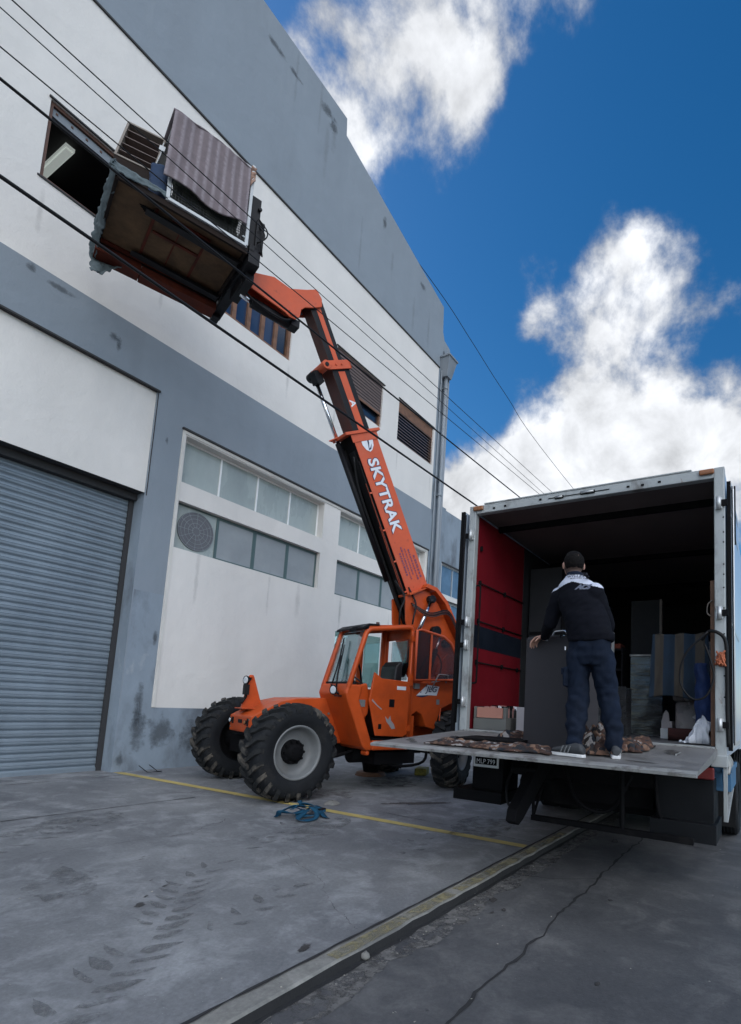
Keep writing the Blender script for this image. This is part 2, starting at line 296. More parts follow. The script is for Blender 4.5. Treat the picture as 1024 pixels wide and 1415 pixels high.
# ------------------------------------------------------------------ ground
def concrete(name, base, dark, light, extra=1.0):
    m = bpy.data.materials.new(name); m.use_nodes = True; t = m.node_tree; p = t.nodes['Principled BSDF']; p.inputs['Roughness'].default_value = .85
    co = N(t, 'ShaderNodeTexCoord')
    def nz(s, d=8, r=.6, w=0, dist=0):
        n = N(t, 'ShaderNodeTexNoise', i={'Scale': s, 'Detail': d, 'Roughness': r, 'W': w, 'Distortion': dist}); n.noise_dimensions = '4D'; lk(t, co.outputs['Object'], n.inputs['Vector']); return n.outputs[0]
    def rng(x, a, b, c=0.0, d=1.0):
        n = N(t, 'ShaderNodeMapRange', i={'From Min': a, 'From Max': b, 'To Min': c, 'To Max': d}); lk(t, x, n.inputs[0]); return n.outputs[0]
    def mix(fac, a, b, typ='MIX'):
        n = N(t, 'ShaderNodeMixRGB', blend_type=typ)
        for k, x in (('Fac', fac), ('Color1', a), ('Color2', b)):
            if isinstance(x, tuple): n.inputs[k].default_value = (*x, 1)
            elif isinstance(x, (int, float)): n.inputs[k].default_value = x
            else: lk(t, x, n.inputs[k])
        return n.outputs[0]
    c = mix(rng(nz(.8, 8, .62), .35, .65), dark, base)
    c = mix(rng(nz(2.6, 9, .65, 3, .6), .48, .68, 0, .75*extra), c, light)
    c = mix(rng(nz(1.7, 9, .7, 7, .3), .56, .66, 0, .6*extra), c, dark)
    c = mix(1.0, c, rng(nz(38, 6, .7, 1), .3, .7, .80, 1.18), 'MULTIPLY')
    c = mix(rng(nz(9, 4, .5, 11), .71, .75, 0, .7), c, tuple(x*.45 for x in dark))
    c = mix(rng(nz(95, 2, .5, 5), .70, .74, 0, .6), c, tuple(x*1.5 for x in light))
    lk(t, c, p.inputs['Base Color'])
    b1 = N(t, 'ShaderNodeBump', i={'Strength': .35, 'Distance': .01}); lk(t, nz(60, 8, .7), b1.inputs['Height'])
    b2 = N(t, 'ShaderNodeBump', i={'Strength': .25, 'Distance': .03}); lk(t, nz(3, 6, .6), b2.inputs['Height']); lk(t, b1.outputs[0], b2.inputs['Normal']); lk(t, b2.outputs[0], p.inputs['Normal'])
    lk(t, rng(nz(2, 6, .6, 4), .3, .7, .6, .95), p.inputs['Roughness'])
    return m
M['sidewalk'] = concrete('forecourt concrete', (.20, .205, .21), (.118, .122, .13), (.30, .307, .315), 1.15)
M['road'] = concrete('road concrete', (.096, .096, .098), (.052, .053, .057), (.145, .142, .14), 1.0)
M['kerb'] = concrete('kerb stone', (.235, .228, .205), (.14, .138, .13), (.33, .32, .29))
M['gutter'] = mk('damp gutter dirt', (.016, .016, .017), .9, var=.3, vs=6, dirt=((.06, .055, .048), 8, .64, .1, .6), bump=.6, bs=40)
M['rubble'] = mk('rough broken concrete', (.125, .12, .115), .95, var=.3, vs=12, dirt=((.05, .048, .046), 14, .5, .1, .8), dirt2=((.25, .24, .22), 40, .62, .05, .8), bump=1.0, bs=45, alpha_noise=(.42, .1, 7))
M['yellow_worn'] = mk('worn yellow kerb paint', (.26, .225, .12), .85, var=.2, vs=9, dirt=((.17, .165, .15), 9, .45, .25, .9), alpha_noise=(.36, .25, 3.5))
M['yellow_line'] = mk('yellow line paint', (.44, .345, .115), .8, var=.15, vs=5, dirt=((.2, .19, .16), 9, .60, .15, .8), bump=.2)
M['crack'] = mk('crack filled with dirt', (.022, .022, .023), .95)
M['crack_soft'] = mk('faint crack', (.06, .06, .062), .95, alpha_noise=(.4, .1, 9))
M['trace'] = mk('dried mud trace', (.148, .150, .152), .95, alpha_noise=(.38, .30, 11))
M['trace_soft'] = mk('faint dried mud trace', (.135, .138, .14), .95, alpha_noise=(.44, .3, 5))
M['oil'] = mk('oil spot', (.045, .042, .04), .6, alpha_noise=(.60, .2, 14), radial=.9)
SL = .02; RZ = -.062
def gz(x, y): return SL*(y-2.35) if y > 2.35 else 0.0
mb = MB(); mb.grid(60, 24, lambda u, v: (-30+230*u, 2.35+v*60, gz(0, 2.35+v*60)))
tag(mb.build('sidewalk', 'sidewalk'), kind='structure')
mb = MB(); mb.add([(-60, 2.22, RZ), (-60, -400, RZ), (900, -400, RZ), (900, 2.22, RZ)], [(0, 1, 2, 3)])
tag(mb.build('road', 'road'), kind='structure')
def wob(x, s=1.0, a=.01, o=0): return a*mnoise.noise(Vector((x*s, o, 3.1)))*2
# kerb: top strip, rounded nose, face down to the gutter
mb = MB(); NX = 500
X = [-12+ i*(90/NX) for i in range(NX+1)]
def kprof(x):
    e = wob(x, 5, .010) + wob(x, 23, .004, 2); j = wob(x, 3, .006, 5)
    return [(x, 2.35+j, .0), (x, 2.32, .004), (x, 2.215+e, .002), (x, 2.198+e, -.008), (x, 2.188+e*.6, RZ-.005)]
vs = [p for x in X for p in kprof(x)]
mb.add(vs, [(i*5+k, (i+1)*5+k, (i+1)*5+k+1, i*5+k+1) for i in range(NX) for k in range(4)], 0, False)
mb.m = [1 if k % 4 == 3 else 0 for k in range(len(mb.f))]
tag(mb.build('kerb', ['kerb', 'gutter']), kind='structure')
def strip(x0, x1, fa, fb, z, n=200):
    mb = MB(); xs = [x0+(x1-x0)*i/n for i in range(n+1)]
    mb.add([p for x in xs for p in ((x, fa(x), z), (x, fb(x), z))], [(2*i, 2*i+2, 2*i+3, 2*i+1) for i in range(n)]); return mb
tag(strip(-5, 60, lambda x: 2.195, lambda x: 2.155+wob(x, 4, .014, 9)+wob(x, 14, .010, 1), RZ+.006, 500).build('gutter', 'gutter'), kind='structure')
tag(strip(-5, 12, lambda x: 2.165, lambda x: 1.98+wob(x, 2, .05, 4)+wob(x, 9, .02, 7), RZ+.003, 300).build('gutter_edge', 'rubble'), kind='structure')
tag(strip(-5, 60, lambda x: 2.356+wob(x, 6, .006), lambda x: 2.334+wob(x, 5, .008, 3), .0075, 600).build('kerb_joint', 'crack'), kind='structure')
def kyel(x): return 2.305-.005*math.sin(x)
tag(strip(2.55, 3.9, kyel, lambda x: 2.208+wob(x, 5, .008), .0085, 60).build('kerb_paint', 'yellow_worn'), kind='structure')
tag(strip(4.0, 6.6, kyel, lambda x: 2.208+wob(x, 5, .008), .0085, 60).build('kerb_paint', 'yellow_worn'), kind='structure')
tag(strip(-2, 1.7, kyel, lambda x: 2.215+wob(x, 5, .008), .0085, 60).build('kerb_paint', 'yellow_worn'), kind='structure')
# painted line across the forecourt
mb = MB(); n = 80
L0 = Vector((5.06, 9.35)); L1 = Vector((5.68, 2.37))
pts = []
for i in range(n+1):
    t = i/n; c = L0.lerp(L1, t); w = .066+.008*mnoise.noise(Vector((i*.3, 0, 0))); g = gz(0, c.y)+.006
    pts += [(c.x-w, c.y, g), (c.x+w, c.y, g)]
mb.add(pts, [(2*i, 2*i+1, 2*i+3, 2*i+2) for i in range(n)])
tag(mb.build('painted_line', 'yellow_line'), kind='structure')
# joints and cracks
def crack(name, pts, w, mat, side=0, jag=.03, n=60, lift=.005, fs=6):
    mb = MB(); P = [Vector(p) for p in pts]; out = []
    tot = sum((P[i+1]-P[i]).length for i in range(len(P)-1)); k = 0
    for i in range(len(P)-1):
        m = max(3, int(n*(P[i+1]-P[i]).length/tot)); d = (P[i+1]-P[i]).normalized(); nn = Vector((-d.y, d.x))
        for j in range(m+(i == len(P)-2)):
            c = P[i].lerp(P[i+1], j/m); k += 1; s = (c-P[0]).length
            c = c+nn*(jag*mnoise.noise(Vector((s*fs, P[0].x, 0)))+jag*.4*mnoise.noise(Vector((s*fs*4, P[0].x, 5)))); ww = w*(.45+abs(mnoise.noise(Vector((s*5, 9, P[0].y))))*1.6)
            z = (gz(0, c.y) if c.y > 2.35 else RZ)+lift
            out += [(*(c-nn*ww), z), (*(c+nn*ww), z)]
    m = len(out)//2-1; mb.add(out, [(2*i, 2*i+1, 2*i+3, 2*i+2) for i in range(m)])
    return tag(mb.build(name, mat), kind='structure')
crack('road_joint', [(1.5, 1.42), (3.4, 1.43), (5.8, 1.45), (20, 1.5), (60, 1.6)], .011, 'crack', jag=.035, n=900)
crack('road_crack', [(4.9, 2.05), (5.0, 1.8), (5.25, 1.47)], .006, 'crack', jag=.03, n=60)
crack('road_crack', [(7.2, 1.43), (7.3, .9), (7.1, .2), (7.3, -2)], .007, 'crack_soft', jag=.03, n=90)
crack('forecourt_joint', [(-6, 6.95), (2.6, 6.89), (4.75, 6.83)], .010, 'crack', jag=.012, n=200)
crack('forecourt_joint', [(-6, 9.05), (5.0, 9.02)], .012, 'crack_soft', jag=.02, n=200)
crack('forecourt_crack', [(2.95, 2.40), (3.1, 2.75), (3.5, 3.3), (3.8, 4.1)], .002, 'crack_soft', jag=.05, n=90)
crack('forecourt_crack', [(1.2, 5.2), (2.4, 5.5), (3.6, 5.25), (4.3, 5.5)], .0035, 'crack_soft', jag=.06, n=120)
crack('forecourt_joint', [(5.9, 2.4), (5.9, 3.2), (5.9, 4.6)], .008, 'crack_soft', jag=.01, n=60)
# tyre lug traces pressed across the forecourt, and stains
def blobpoly(cx, cy, rx, ry, rot, seed, n=22, lift=.006, rough=.3):
    v = [(cx, cy, gz(0, cy)+lift if cy > 2.35 else RZ+lift)]
    for i in range(n):
        a = 2*pi*i/n; r = 1+rough*mnoise.noise(Vector((math.cos(a)*1.5, math.sin(a)*1.5, seed)))*2
        x, y = rx*r*math.cos(a), ry*r*math.sin(a); X_, Y_ = cx+x*math.cos(rot)-y*math.sin(rot), cy+x*math.sin(rot)+y*math.cos(rot)
        v.append((X_, Y_, (gz(0, Y_) if cy > 2.35 else RZ)+lift))
    return v, [(0, 1+i, 1+(i+1) % n) for i in range(n)]
mb = MB(); random.seed(3)
def lugs(p0, p1, w, n, mb, ph=0):
    p0, p1 = Vector(p0), Vector(p1); d = (p1-p0).normalized(); nn = Vector((-d.y, d.x))
    for i in range(n):
        if random.random() < .12: continue
        c = p0.lerp(p1, (i+.5)/n); s = 1 if i % 2 else -1
        a0 = c+nn*s*rnd(.0, .04); a1 = c+nn*s*w*rnd(.55, .8)+d*rnd(.02, .05); a2 = c+nn*s*w+d*rnd(.10, .16)
        q = .037*rnd(.6, 1.4)
        mid = []; m = 8
        for k in range(m+1):
            t = k/m; c_ = a0*(1-t)**2+a1*2*t*(1-t)+a2*t*t; hw = q*math.sin(pi*min(1, t*1.1+.12))**.6*(1+.3*mnoise.noise(Vector((k*.8, i, p0.x)))); mid.append((c_-d*hw, c_+d*hw))
        out_ = [*[a for a, b in mid], *[b for a, b in mid][::-1]]; cx = sum((p.x for p in out_))/len(out_); cy = sum((p.y for p in out_))/len(out_)
        for k in range(m): mb.add([(p.x, p.y, gz(0, p.y)+.005+.0004*(i % 3)) for p in (mid[k][0], mid[k][1], mid[k+1][1], mid[k+1][0])], [(0, 1, 2, 3)])
lugs((1.2, 2.7), (2.05, 3.25), .23, 14, mb); lugs((2.05, 3.25), (2.75, 3.95), .19, 14, mb); lugs((2.75, 3.95), (3.25, 4.25), .14, 5, mb)
tag(mb.build('tyre_traces', 'trace'), kind='structure')
mb = MB()
lugs((3.6, 4.4), (5.0, 5.0), .18, 14, mb); lugs((2.2, 3.0), (3.3, 3.35), .16, 9, mb); lugs((1.6, 5.6), (3.2, 6.3), .2, 14, mb); lugs((4.4, 3.1), (5.4, 3.5), .16, 9, mb); lugs((1.9, 4.6), (.9, 4.5), .2, 8, mb)
for q in ((3.0, 6.4, .7, .25, .2), (4.6, 4.4, .7, .22, .4), (6.2, 3.2, .7, .3, 0), (2.2, 4.6, .35, .2, 1), (8.2, 6.0, 1.0, .4, .2), (6.4, 5.9, .5, .3, .4)): mb.add(*blobpoly(*q, q[0]))
tag(mb.build('tyre_traces', 'trace_soft'), kind='structure')
mb = MB()
for q in ((2.54, 2.47, .075, .035, .2), (2.31, 3.80, .055, .035, .4), (2.42, 3.92, .03, .012, .4), (2.62, 4.02, .03, .016, .1), (2.62, 4.2, .02, .01, .1), (2.85, 4.75, .03, .012, .1), (2.9, 4.8, .02, .01, 0), (3.1, 5.9, .02, .02, 0), (4.15, 2.0, .07, .03, .2), (3.9, 1.88, .035, .014, 0), (4.0, 1.83, .05, .02, .3), (6.9, 1.7, .12, .04, .2), (4.75, 1.2, .03, .02, .2), (3.3, .9, .03, .02, .2), (2.6, .9, .03, .02, .2)): mb.add(*blobpoly(*q, q[0]+1))
tag(radial_uv(mb.build('oil_spots', 'oil')), kind='structure')
M['wet'] = mk('dried puddle', (.085, .078, .07), .7, var=.2, vs=4, alpha_noise=(.60, .12, 5), radial=.8)
mb = MB(); mb.add(*blobpoly(6.85, 4.5, .55, .10, 2.55, 4.4, n=40, rough=.35))
tag(radial_uv(mb.build('puddle_stain', 'wet')), kind='structure')

# ------------------------------------------------------------------ the warehouse
D = 9.4
bld = empty('warehouse_building', (14.2, D, .14), label='tall white and grey warehouse with a roller shutter door and strip windows', cat='building')
HOLES = {'garage': (-3.2, 4.98, .10, 4.90), 'w1': (2.93, 4.92, 9.07, 10.37), 'w2': (5.88, 7.76, 9.07, 10.37), 'w3': (9.2, 11.05, 9.10, 10.37), 'w4': (11.8, 13.66, 9.13, 10.38),
         'w0': (-.1, 1.9, 9.07, 10.37),
         'u1': (5.60, 9.19, 5.35, 6.24), 'l1': (5.59, 9.17, 4.11, 4.99), 'u2': (9.75, 13.60, 5.35, 6.24), 'l2': (9.75, 13.60, 4.10, 4.98)}
def wall_mat(x, z):
    if x < 5.0 and 4.9 < z < 6.77: return 0
    if 7.70 < z < 12.55 and x < 13.76: return 0
    if 5.52 < x < 13.70 and 1.21 < z < 6.32: return 0
    if x > 13.76 or z < 1.21: return 2
    if x > 5.0 and z < 3.2: return 2
    return 1
xs = sorted({-16, 5.0, 5.52, 13.70, 13.76, 14.22, 3, *[h[0] for h in HOLES.values()], *[h[1] for h in HOLES.values()]})
zs = sorted({-.1, .1, 1.21, 3.2, 4.9, 6.32, 6.77, 7.70, 12.55, 12.58, *[h[2] for h in HOLES.values()], *[h[3] for h in HOLES.values()]})
mb = MB()
def inhole(x, z): return any(h[0] < x < h[1] and h[2] < z < h[3] for h in HOLES.values())
def offs(x, z): return .05 if (x < 5.0 and 4.9 < z < 6.77) else 0      # the panel over the shutter stands back
for i in range(len(xs)-1):
    for j in range(len(zs)-1):
        cx, cz = (xs[i]+xs[i+1])/2, (zs[j]+zs[j+1])/2
        if inhole(cx, cz): continue
        y = D+offs(cx, cz); x0, x1, z0, z1 = xs[i], xs[i+1], zs[j], zs[j+1]
        mb.add([(x0, y, z0), (x1, y, z0), (x1, y, z1), (x0, y, z1)], [(0, 1, 2, 3)], wall_mat(cx, cz))
for k, (x0, x1, z0, z1) in HOLES.items():
    dp = {'garage': .36, 'u': .24, 'l': .16, 'w': .16}[k if k == 'garage' else k[0]]; m = 2 if k == 'garage' else 0
    mb.add([(x0, D, z0), (x0, D+dp, z0), (x0, D+dp, z1), (x0, D, z1)], [(0, 1, 2, 3)], m)
    mb.add([(x1, D, z0), (x1, D+dp, z0), (x1, D+dp, z1), (x1, D, z1)], [(0, 1, 2, 3)], m)
    mb.add([(x0, D, z0), (x1, D, z0), (x1, D+dp, z0), (x0, D+dp, z0)], [(0, 1, 2, 3)], m)
    mb.add([(x0, D, z1), (x1, D, z1), (x1, D+dp, z1), (x0, D+dp, z1)], [(0, 1, 2, 3)], 3 if k == 'garage' else 0)
# reveal of the recessed panel
mb.add([(5.0, D, 4.9), (5.0, D+.05, 4.9), (5.0, D+.05, 6.77), (5.0, D, 6.77)], [(0, 1, 2, 3)], 1)
mb.add([(-16, D, 6.77), (5.0, D, 6.77), (5.0, D+.05, 6.77), (-16, D+.05, 6.77)], [(0, 1, 2, 3)], 3)  # top reveal coloured dark for the shadow line over the panel
# parapet / gable
prof = [(-16, 12.58), (14.22, 12.58), (14.36, 12.6), (14.36, 13.55), (14.25, 13.60), (14.0, 13.66), (13.88, 13.9), (13.84, 14.78), (8.90, 16.08), (8.87, 16.55), (-16, 16.55)]
mb.prism(prof, D, D+.35, 'y', 1)
mb.box((14.22, D, -.1), (14.2201, D+20, 12.58), 2); mb.box((-16, D+20, -.1), (14.22, D+20.1, 12.58), 1); mb.box((-16.1, D, -.1), (-16, D+20, 16.5), 1)
mb.box((-16, D+.35, 12.4), (14.2, D+20, 12.55), 3); mb.box((-16, D+2.5, 0), (14.2, D+2.6, 8.8), 3); mb.box((-16, D+.2, 8.75), (14.2, D+20, 8.8), 3)
mb.box((-16, D+.16, 10.52), (14.2, D+20, 10.6), 3)
wall = mb.build('wall', ['white_wall', 'grey_wall', 'grey_old', 'drip'], bld, world=True)
# high back part of the building (its mass keeps the forecourt in shade)
mb = MB(); mb.box((-16, D+8, 12.5), (8.8, D+20, 16.4)); mb.build('roof', 'grey_wall', bld, world=True)
mb = MB()
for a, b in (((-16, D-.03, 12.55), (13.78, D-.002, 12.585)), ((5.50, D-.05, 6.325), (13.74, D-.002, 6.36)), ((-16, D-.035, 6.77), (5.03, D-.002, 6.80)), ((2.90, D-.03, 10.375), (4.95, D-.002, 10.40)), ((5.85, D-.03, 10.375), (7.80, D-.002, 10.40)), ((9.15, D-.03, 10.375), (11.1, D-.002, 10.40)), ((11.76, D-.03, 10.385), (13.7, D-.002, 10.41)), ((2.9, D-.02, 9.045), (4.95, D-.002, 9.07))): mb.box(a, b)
mb.box((5.0, D-.006, 4.86), (5.015, D-.001, 6.80)); mb.box((13.725, D-.01, 3.0), (13.745, D-.002, 6.35))  # shutter panel's top and right lines: recess shadow painted as dark strips
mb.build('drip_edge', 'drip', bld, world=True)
mb = MB()   # raised plaster surround of the strip windows
mb.box((5.525, D-.018, 6.262), (13.70, D-.001, 6.322)); mb.box((5.525, D-.018, 1.215), (5.575, D-.001, 6.26)); mb.box((13.655, D-.018, 3.4), (13.70, D-.001, 6.26))
for x0, x1 in ((9.21, 9.24), (9.70, 9.73)): pass
mb.build('window_surround', 'white_trim', bld, world=True)
mb = MB()
for q in ((8.2, 16.05, .35, .22), (8.45, 15.85, .2, .3), (6.6, 15.9, .5, .12), (5.4, 15.8, .4, .15), (7.2, 15.85, .3, .1), (5.35, .85, .22, .45), (5.75, .8, .35, .4), (5.3, 1.3, .12, .5), (6.4, .7, .5, .35), (3.4, 7.55, .25, .08), (3.0, 7.6, .1, .12), (4.2, 7.3, .12, .1), (4.28, 7.2, .06, .2), (5.45, 2.4, .06, .25), (5.25, 6.0, .05, .12), (14.0, 13.2, .12, .3), (3.55, 16.2, .4, .1), (12.6, 14.6, .2, .15), (10.6, 15.1, .12, .3), (5.1, .35, .1, .2), (7.6, .5, .6, .25), (9.3, .6, .6, .3)):
    cx, cz, rx, rz = q; n = 24
    mb = MB()
    mb.add([(cx, D-.004, cz)]+[(cx+rx*math.cos(2*pi*i/n)*(1+.3*mnoise.noise(Vector((math.cos(2*pi*i/n), math.sin(2*pi*i/n), cx)))), D-.004, cz+rz*math.sin(2*pi*i/n)*(1+.4*mnoise.noise(Vector((math.cos(2*pi*i/n), math.sin(2*pi*i/n), cz+5))))) for i in range(n)], [(0, 1+i, 1+(i+1) % n) for i in range(n)])
    radial_uv(mb.build('damp_stain', 'stain', bld, world=True))
random.seed(17)
for cx, cz, rx, rz in [(rnd(3, 13.5), 15.2+rnd(-.6, .7), rnd(.05, .12), rnd(.5, 1.1)) for _ in range(9)] + [(rnd(5.7, 13.4), 3.6+rnd(-.3, .2), rnd(.04, .10), rnd(.4, .8)) for _ in range(7)] + [(x, 8.55, .05, .45) for x in (3.0, 4.85, 7.75, 9.25, 11.0, 11.85, 13.6)] + [(rnd(-1, 4.8), 6.0, rnd(.04, .1), .6) for _ in range(4)]:
    if cz > 14.3+1.2*(cx > 8.8)*(-(cx-8.8)/5)*1.0 and cx > 8.8: cz -= 1.4
    mb = MB(); n = 20; yo = D-.003+(.05 if cx < 5 and cz < 6.7 else 0)
    mb.add([(cx, yo, cz)]+[(cx+rx*math.cos(2*pi*i/n), yo, cz+rz*math.sin(2*pi*i/n)) for i in range(n)], [(0, 1+i, 1+(i+1) % n) for i in range(n)])
    radial_uv(mb.build('rain_streak', 'streak', bld, world=True))
# roller shutter
mb = MB(); y = D+.36; z = .12; pitch = .117; prof = []
while z < 4.9:
    prof += [(y, z), (y-.004, z+.006), (y-.022, z+.024), (y-.026, z+.046), (y-.024, z+.052), (y-.016, z+.056), (y-.024, z+.062), (y-.022, z+.088), (y-.004, z+.107), (y+.004, z+.111)]; z += pitch
n = len(prof); X0, X1 = -3.2, 4.96; NS = 48; vs = []
for j in range(NS+1):
    xx = X0+(X1-X0)*j/NS
    for a_, b_ in prof:
        q_ = mnoise.noise(Vector((xx*1.3, b_*1.1, 2)))*.010+mnoise.noise(Vector((xx*.7, round(b_/.117)*3.7, 5)))*.006
        vs.append((xx, a_+q_-.006, b_+.004*mnoise.noise(Vector((xx*.9, round(b_/.117)*1.9, 8)))))
mb.add(vs, [(j*n+i, j*n+i+1, (j+1)*n+i+1, (j+1)*n+i) for j in range(NS) for i in range(n-1)], 0, False)
mb.box((X0, D+.31, .10), (X1, D+.36, .20)); sh = mb.build('roller_shutter', 'shutter', bld, world=True)
mb = MB(); mb.box((4.90, D+.29, .1), (4.975, D+.335, 4.9)); mb.box((-3.2, D+.2, 4.78), (4.97, D+.335, 4.897)); mb.build('shutter_rail', 'drip', bld, world=True)
mb = MB(); mb.box((-3.3, D-.12, .08), (5.15, D+.36, .145)); mb.build('threshold', 'sidewalk', bld, world=True)
# strip windows
M['white_mullion'] = mk('white mullion', (.78, .79, .78), .5, var=.05)
def strip_window(x0, x1, z0, z1, dp, npane, fm, pm, round_first=False, open_at=None, fr=.028):
    y = D+dp; mb = MB(); w = (x1-x0)/npane
    mb.box((x0, y-.045, z0), (x1, y-.003, z0+fr)); mb.box((x0, y-.045, z1-fr), (x1, y-.003, z1))
    for k in range(npane+1):
        xx = x0+k*w; a = max(x0, xx-fr/2); b = min(x1, xx+fr/2)
        if k == 0: b = x0+fr
        if k == npane: a = x1-fr
        mb.box((a, y-.047, z0+fr), (b, y-.005, z1-fr))
    f = mb.build('window', fm, bld, world=True)
    for k in range(npane):
        mb = MB(); a = x0+k*w+fr/2; b = x0+(k+1)*w-fr/2
        if pm == 'mesh' and not (round_first and k == 0):
            mb.box((a+.02, y-.036, z0+fr+.02), (b-.02, y-.02, z1-fr-.02), 0)
            for q in ((a, a+.03), (b-.03, b)): mb.box((q[0], y-.042, z0+fr), (q[1], y-.012, z1-fr), 1)
            mb.box((a+.03, y-.042, z0+fr), (b-.03, y-.012, z0+fr+.03), 1); mb.box((a+.03, y-.042, z1-fr-.03), (b-.03, y-.012, z1-fr), 1)
        else: mb.box((a, y-.03, z0+fr), (b, y-.014, z1-fr), 0)
        pn = mb.build('pane', [pm if not (round_first and k == 0) else 'frosted', 'green_frame'], f)
        pn.parent = f; pn.matrix_parent_inverse = bld.matrix_world.inverted()
        if round_first and k == 0:
            mb = MB(); c = ((a+b)/2+.02, y-.05, (z0+z1)/2+.0); n = 40; rr = .37
            mb.cyl(c, (c[0], c[1]+.02, c[2]), rr, n=n, smooth=False); v = mb.build('round_vent', 'vent', f); v.parent = f; v.matrix_parent_inverse = bld.matrix_world.inverted()
            mb = MB()
            for q_ in (.08, .16, .24, .31, .365): mb.tube([(c[0]+q_*math.cos(2*pi*k2/40), c[1]-.004, c[2]+q_*math.sin(2*pi*k2/40)) for k2 in range(40)], .004, n=5, closed=True)
            for k2 in range(12): mb.bar((c[0]+.06*math.cos(k2*pi/6), c[1]-.004, c[2]+.06*math.sin(k2*pi/6)), (c[0]+.36*math.cos(k2*pi/6), c[1]-.004, c[2]+.36*math.sin(k2*pi/6)), .006, .006, (0, 1, 0))
            g_2 = mb.build('vent_guard', 'mesh', f); g_2.matrix_parent_inverse = bld.matrix_world.inverted()
    return f
strip_window(5.60, 9.19, 5.35, 6.24, .24, 4, 'white_mullion', 'frosted', fr=.036)
strip_window(5.59, 9.17, 4.11, 4.99, .16, 4, 'green_frame', 'mesh', True)
strip_window(9.75, 13.60, 5.35, 6.24, .24, 4, 'white_mullion', 'frosted', fr=.036)
strip_window(9.75, 13.60, 4.10, 4.98, .16, 4, 'green_frame', 'mesh')
# upper windows
def frame_box(x0, x1, z0, z1, y0, y1, t, mi=0, mb=None):
    mb = mb or MB(); mb.box((x0, y0, z0), (x0+t, y1, z1), mi); mb.box((x1-t, y0, z0), (x1, y1, z1), mi); mb.box((x0+t, y0, z0), (x1-t, y1, z0+t), mi); mb.box((x0+t, y0, z1-t), (x1-t, y1, z1), mi); return mb
h = HOLES['w1']; mb = frame_box(h[0], h[1], h[2], h[3], D+.03, D+.155, .05); mb.box((h[0]+.05, D+.07, h[3]-.19), (h[1]-.05, D+.15, h[3]-.055), 1)
for k in range(9): mb.box((h[0]+.1+k*.21, D+.06, h[3]-.13), (h[0]+.13+k*.21, D+.072, h[3]-.10), 0)
mb.build('window', ['wood', 'pipe'], bld, world=True)
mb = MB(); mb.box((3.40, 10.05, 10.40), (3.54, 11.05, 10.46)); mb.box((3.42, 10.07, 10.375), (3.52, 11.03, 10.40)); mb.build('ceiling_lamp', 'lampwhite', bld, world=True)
h = HOLES['w2']; mb = frame_box(h[0], h[1], h[2], h[3], D+.04, D+.155, .07)
for k in range(1, 5):
    xx = h[0]+.07+k*(h[1]-h[0]-.14)/5+.02; mb.box((xx-.045, D+.045, h[2]+.07), (xx+.045, D+.13, h[3]-.07))
f = mb.build('window', ['wood_light'], bld, world=True)
for k in range(5):
    a = h[0]+.07+k*(h[1]-h[0]-.14)/5+.02+(.045 if k else 0); b = h[0]+.07+(k+1)*(h[1]-h[0]-.14)/5+.02-.045; b = min(b, h[1]-.07)
    p_ = MB().box((a, D+.10, h[2]+.07), (b, D+.11, h[3]-.07)).build('pane', 'navyglass' if k < 4 else 'darkglass', f); p_.matrix_parent_inverse = bld.matrix_world.inverted()
for key in ('w3', 'w4', 'w0'):
    h = HOLES[key]; mb = frame_box(h[0], h[1], h[2], h[3], D+.05, D+.155, .06)
    if key != 'w4': mb.box((h[0]+.9, D+.08, h[2]+.06), (h[0]+.98, D+.14, h[3]-.06))
    f = mb.build('window', 'wood_light', bld, world=True)
    p_ = MB().box((h[0]+.06, D+.12, h[2]+.06), (h[1]-.06, D+.13, h[3]-.06)).build('pane', 'darkglass', f); p_.matrix_parent_inverse = bld.matrix_world.inverted()
    mb = MB()
    if key != 'w4':
        z = h[3]-.05; zb = h[2]+.42; k = 0
        while z > zb: mb.box((h[0]+.04, D+.014, z-.058), (h[1]-.04, D+.034, z)); mb.box((h[0]+.04, D+.030, z-.085), (h[1]-.04, D+.034, z-.058), 1); z -= .085
        mb.box((h[0]+.04, D+.010, zb-.07), (h[1]-.04, D+.038, zb-.012), 2)
    else:
        z = h[3]-.36
        mb.box((h[0]+.04, D+.045, h[3]-.34), (h[1]-.04, D+.065, h[3]-.03), 2)
        while z > h[2]+.05: mb.add([(h[0]+.04, D+.012, z-.030), (h[1]-.04, D+.012, z-.030), (h[1]-.04, D+.045, z+.006), (h[0]+.04, D+.045, z+.006), (h[0]+.04, D+.016, z-.042), (h[1]-.04, D+.016, z-.042), (h[1]-.04, D+.049, z-.006), (h[0]+.04, D+.049, z-.006)], [(0,1,2,3),(7,6,5,4),(0,4,5,1),(2,6,7,3),(1,5,6,2),(3,7,4,0)], 0); z -= .092
    s_ = mb.build('slatted_shutter', ['slat', 'drip', 'wood_light'], f); s_.matrix_parent_inverse = bld.matrix_world.inverted()
# rain hopper and downpipes
mb = MB()
tp = [(13.80, D-.36, 12.95), (14.30, D-.36, 12.95), (14.30, D-.005, 12.95), (13.80, D-.005, 12.95)]; bt = [(13.90, D-.24, 12.30), (14.18, D-.24, 12.30), (14.18, D-.005, 12.30), (13.90, D-.005, 12.30)]
mb.add(tp+bt, [(0,1,2,3),(7,6,5,4),(0,4,5,1),(1,5,6,2),(2,6,7,3),(3,7,4,0)]); mb.box((13.77, D-.39, 12.93), (14.33, D-.004, 12.99))
hp = mb.build('rain_hopper', 'pipe', bld, world=True, bevel=.008)
mb = MB(); mb.cyl((14.04, D-.12, 12.32), (14.04, D-.12, .15), .062, n=18)
for z in (11.9, 8.2, 4.6, 1.5): mb.cyl((14.04, D-.12, z), (14.04, D-.12, z+.10), .070, n=18); mb.box((13.98, D-.06, z+.02), (14.10, D-.002, z+.06))
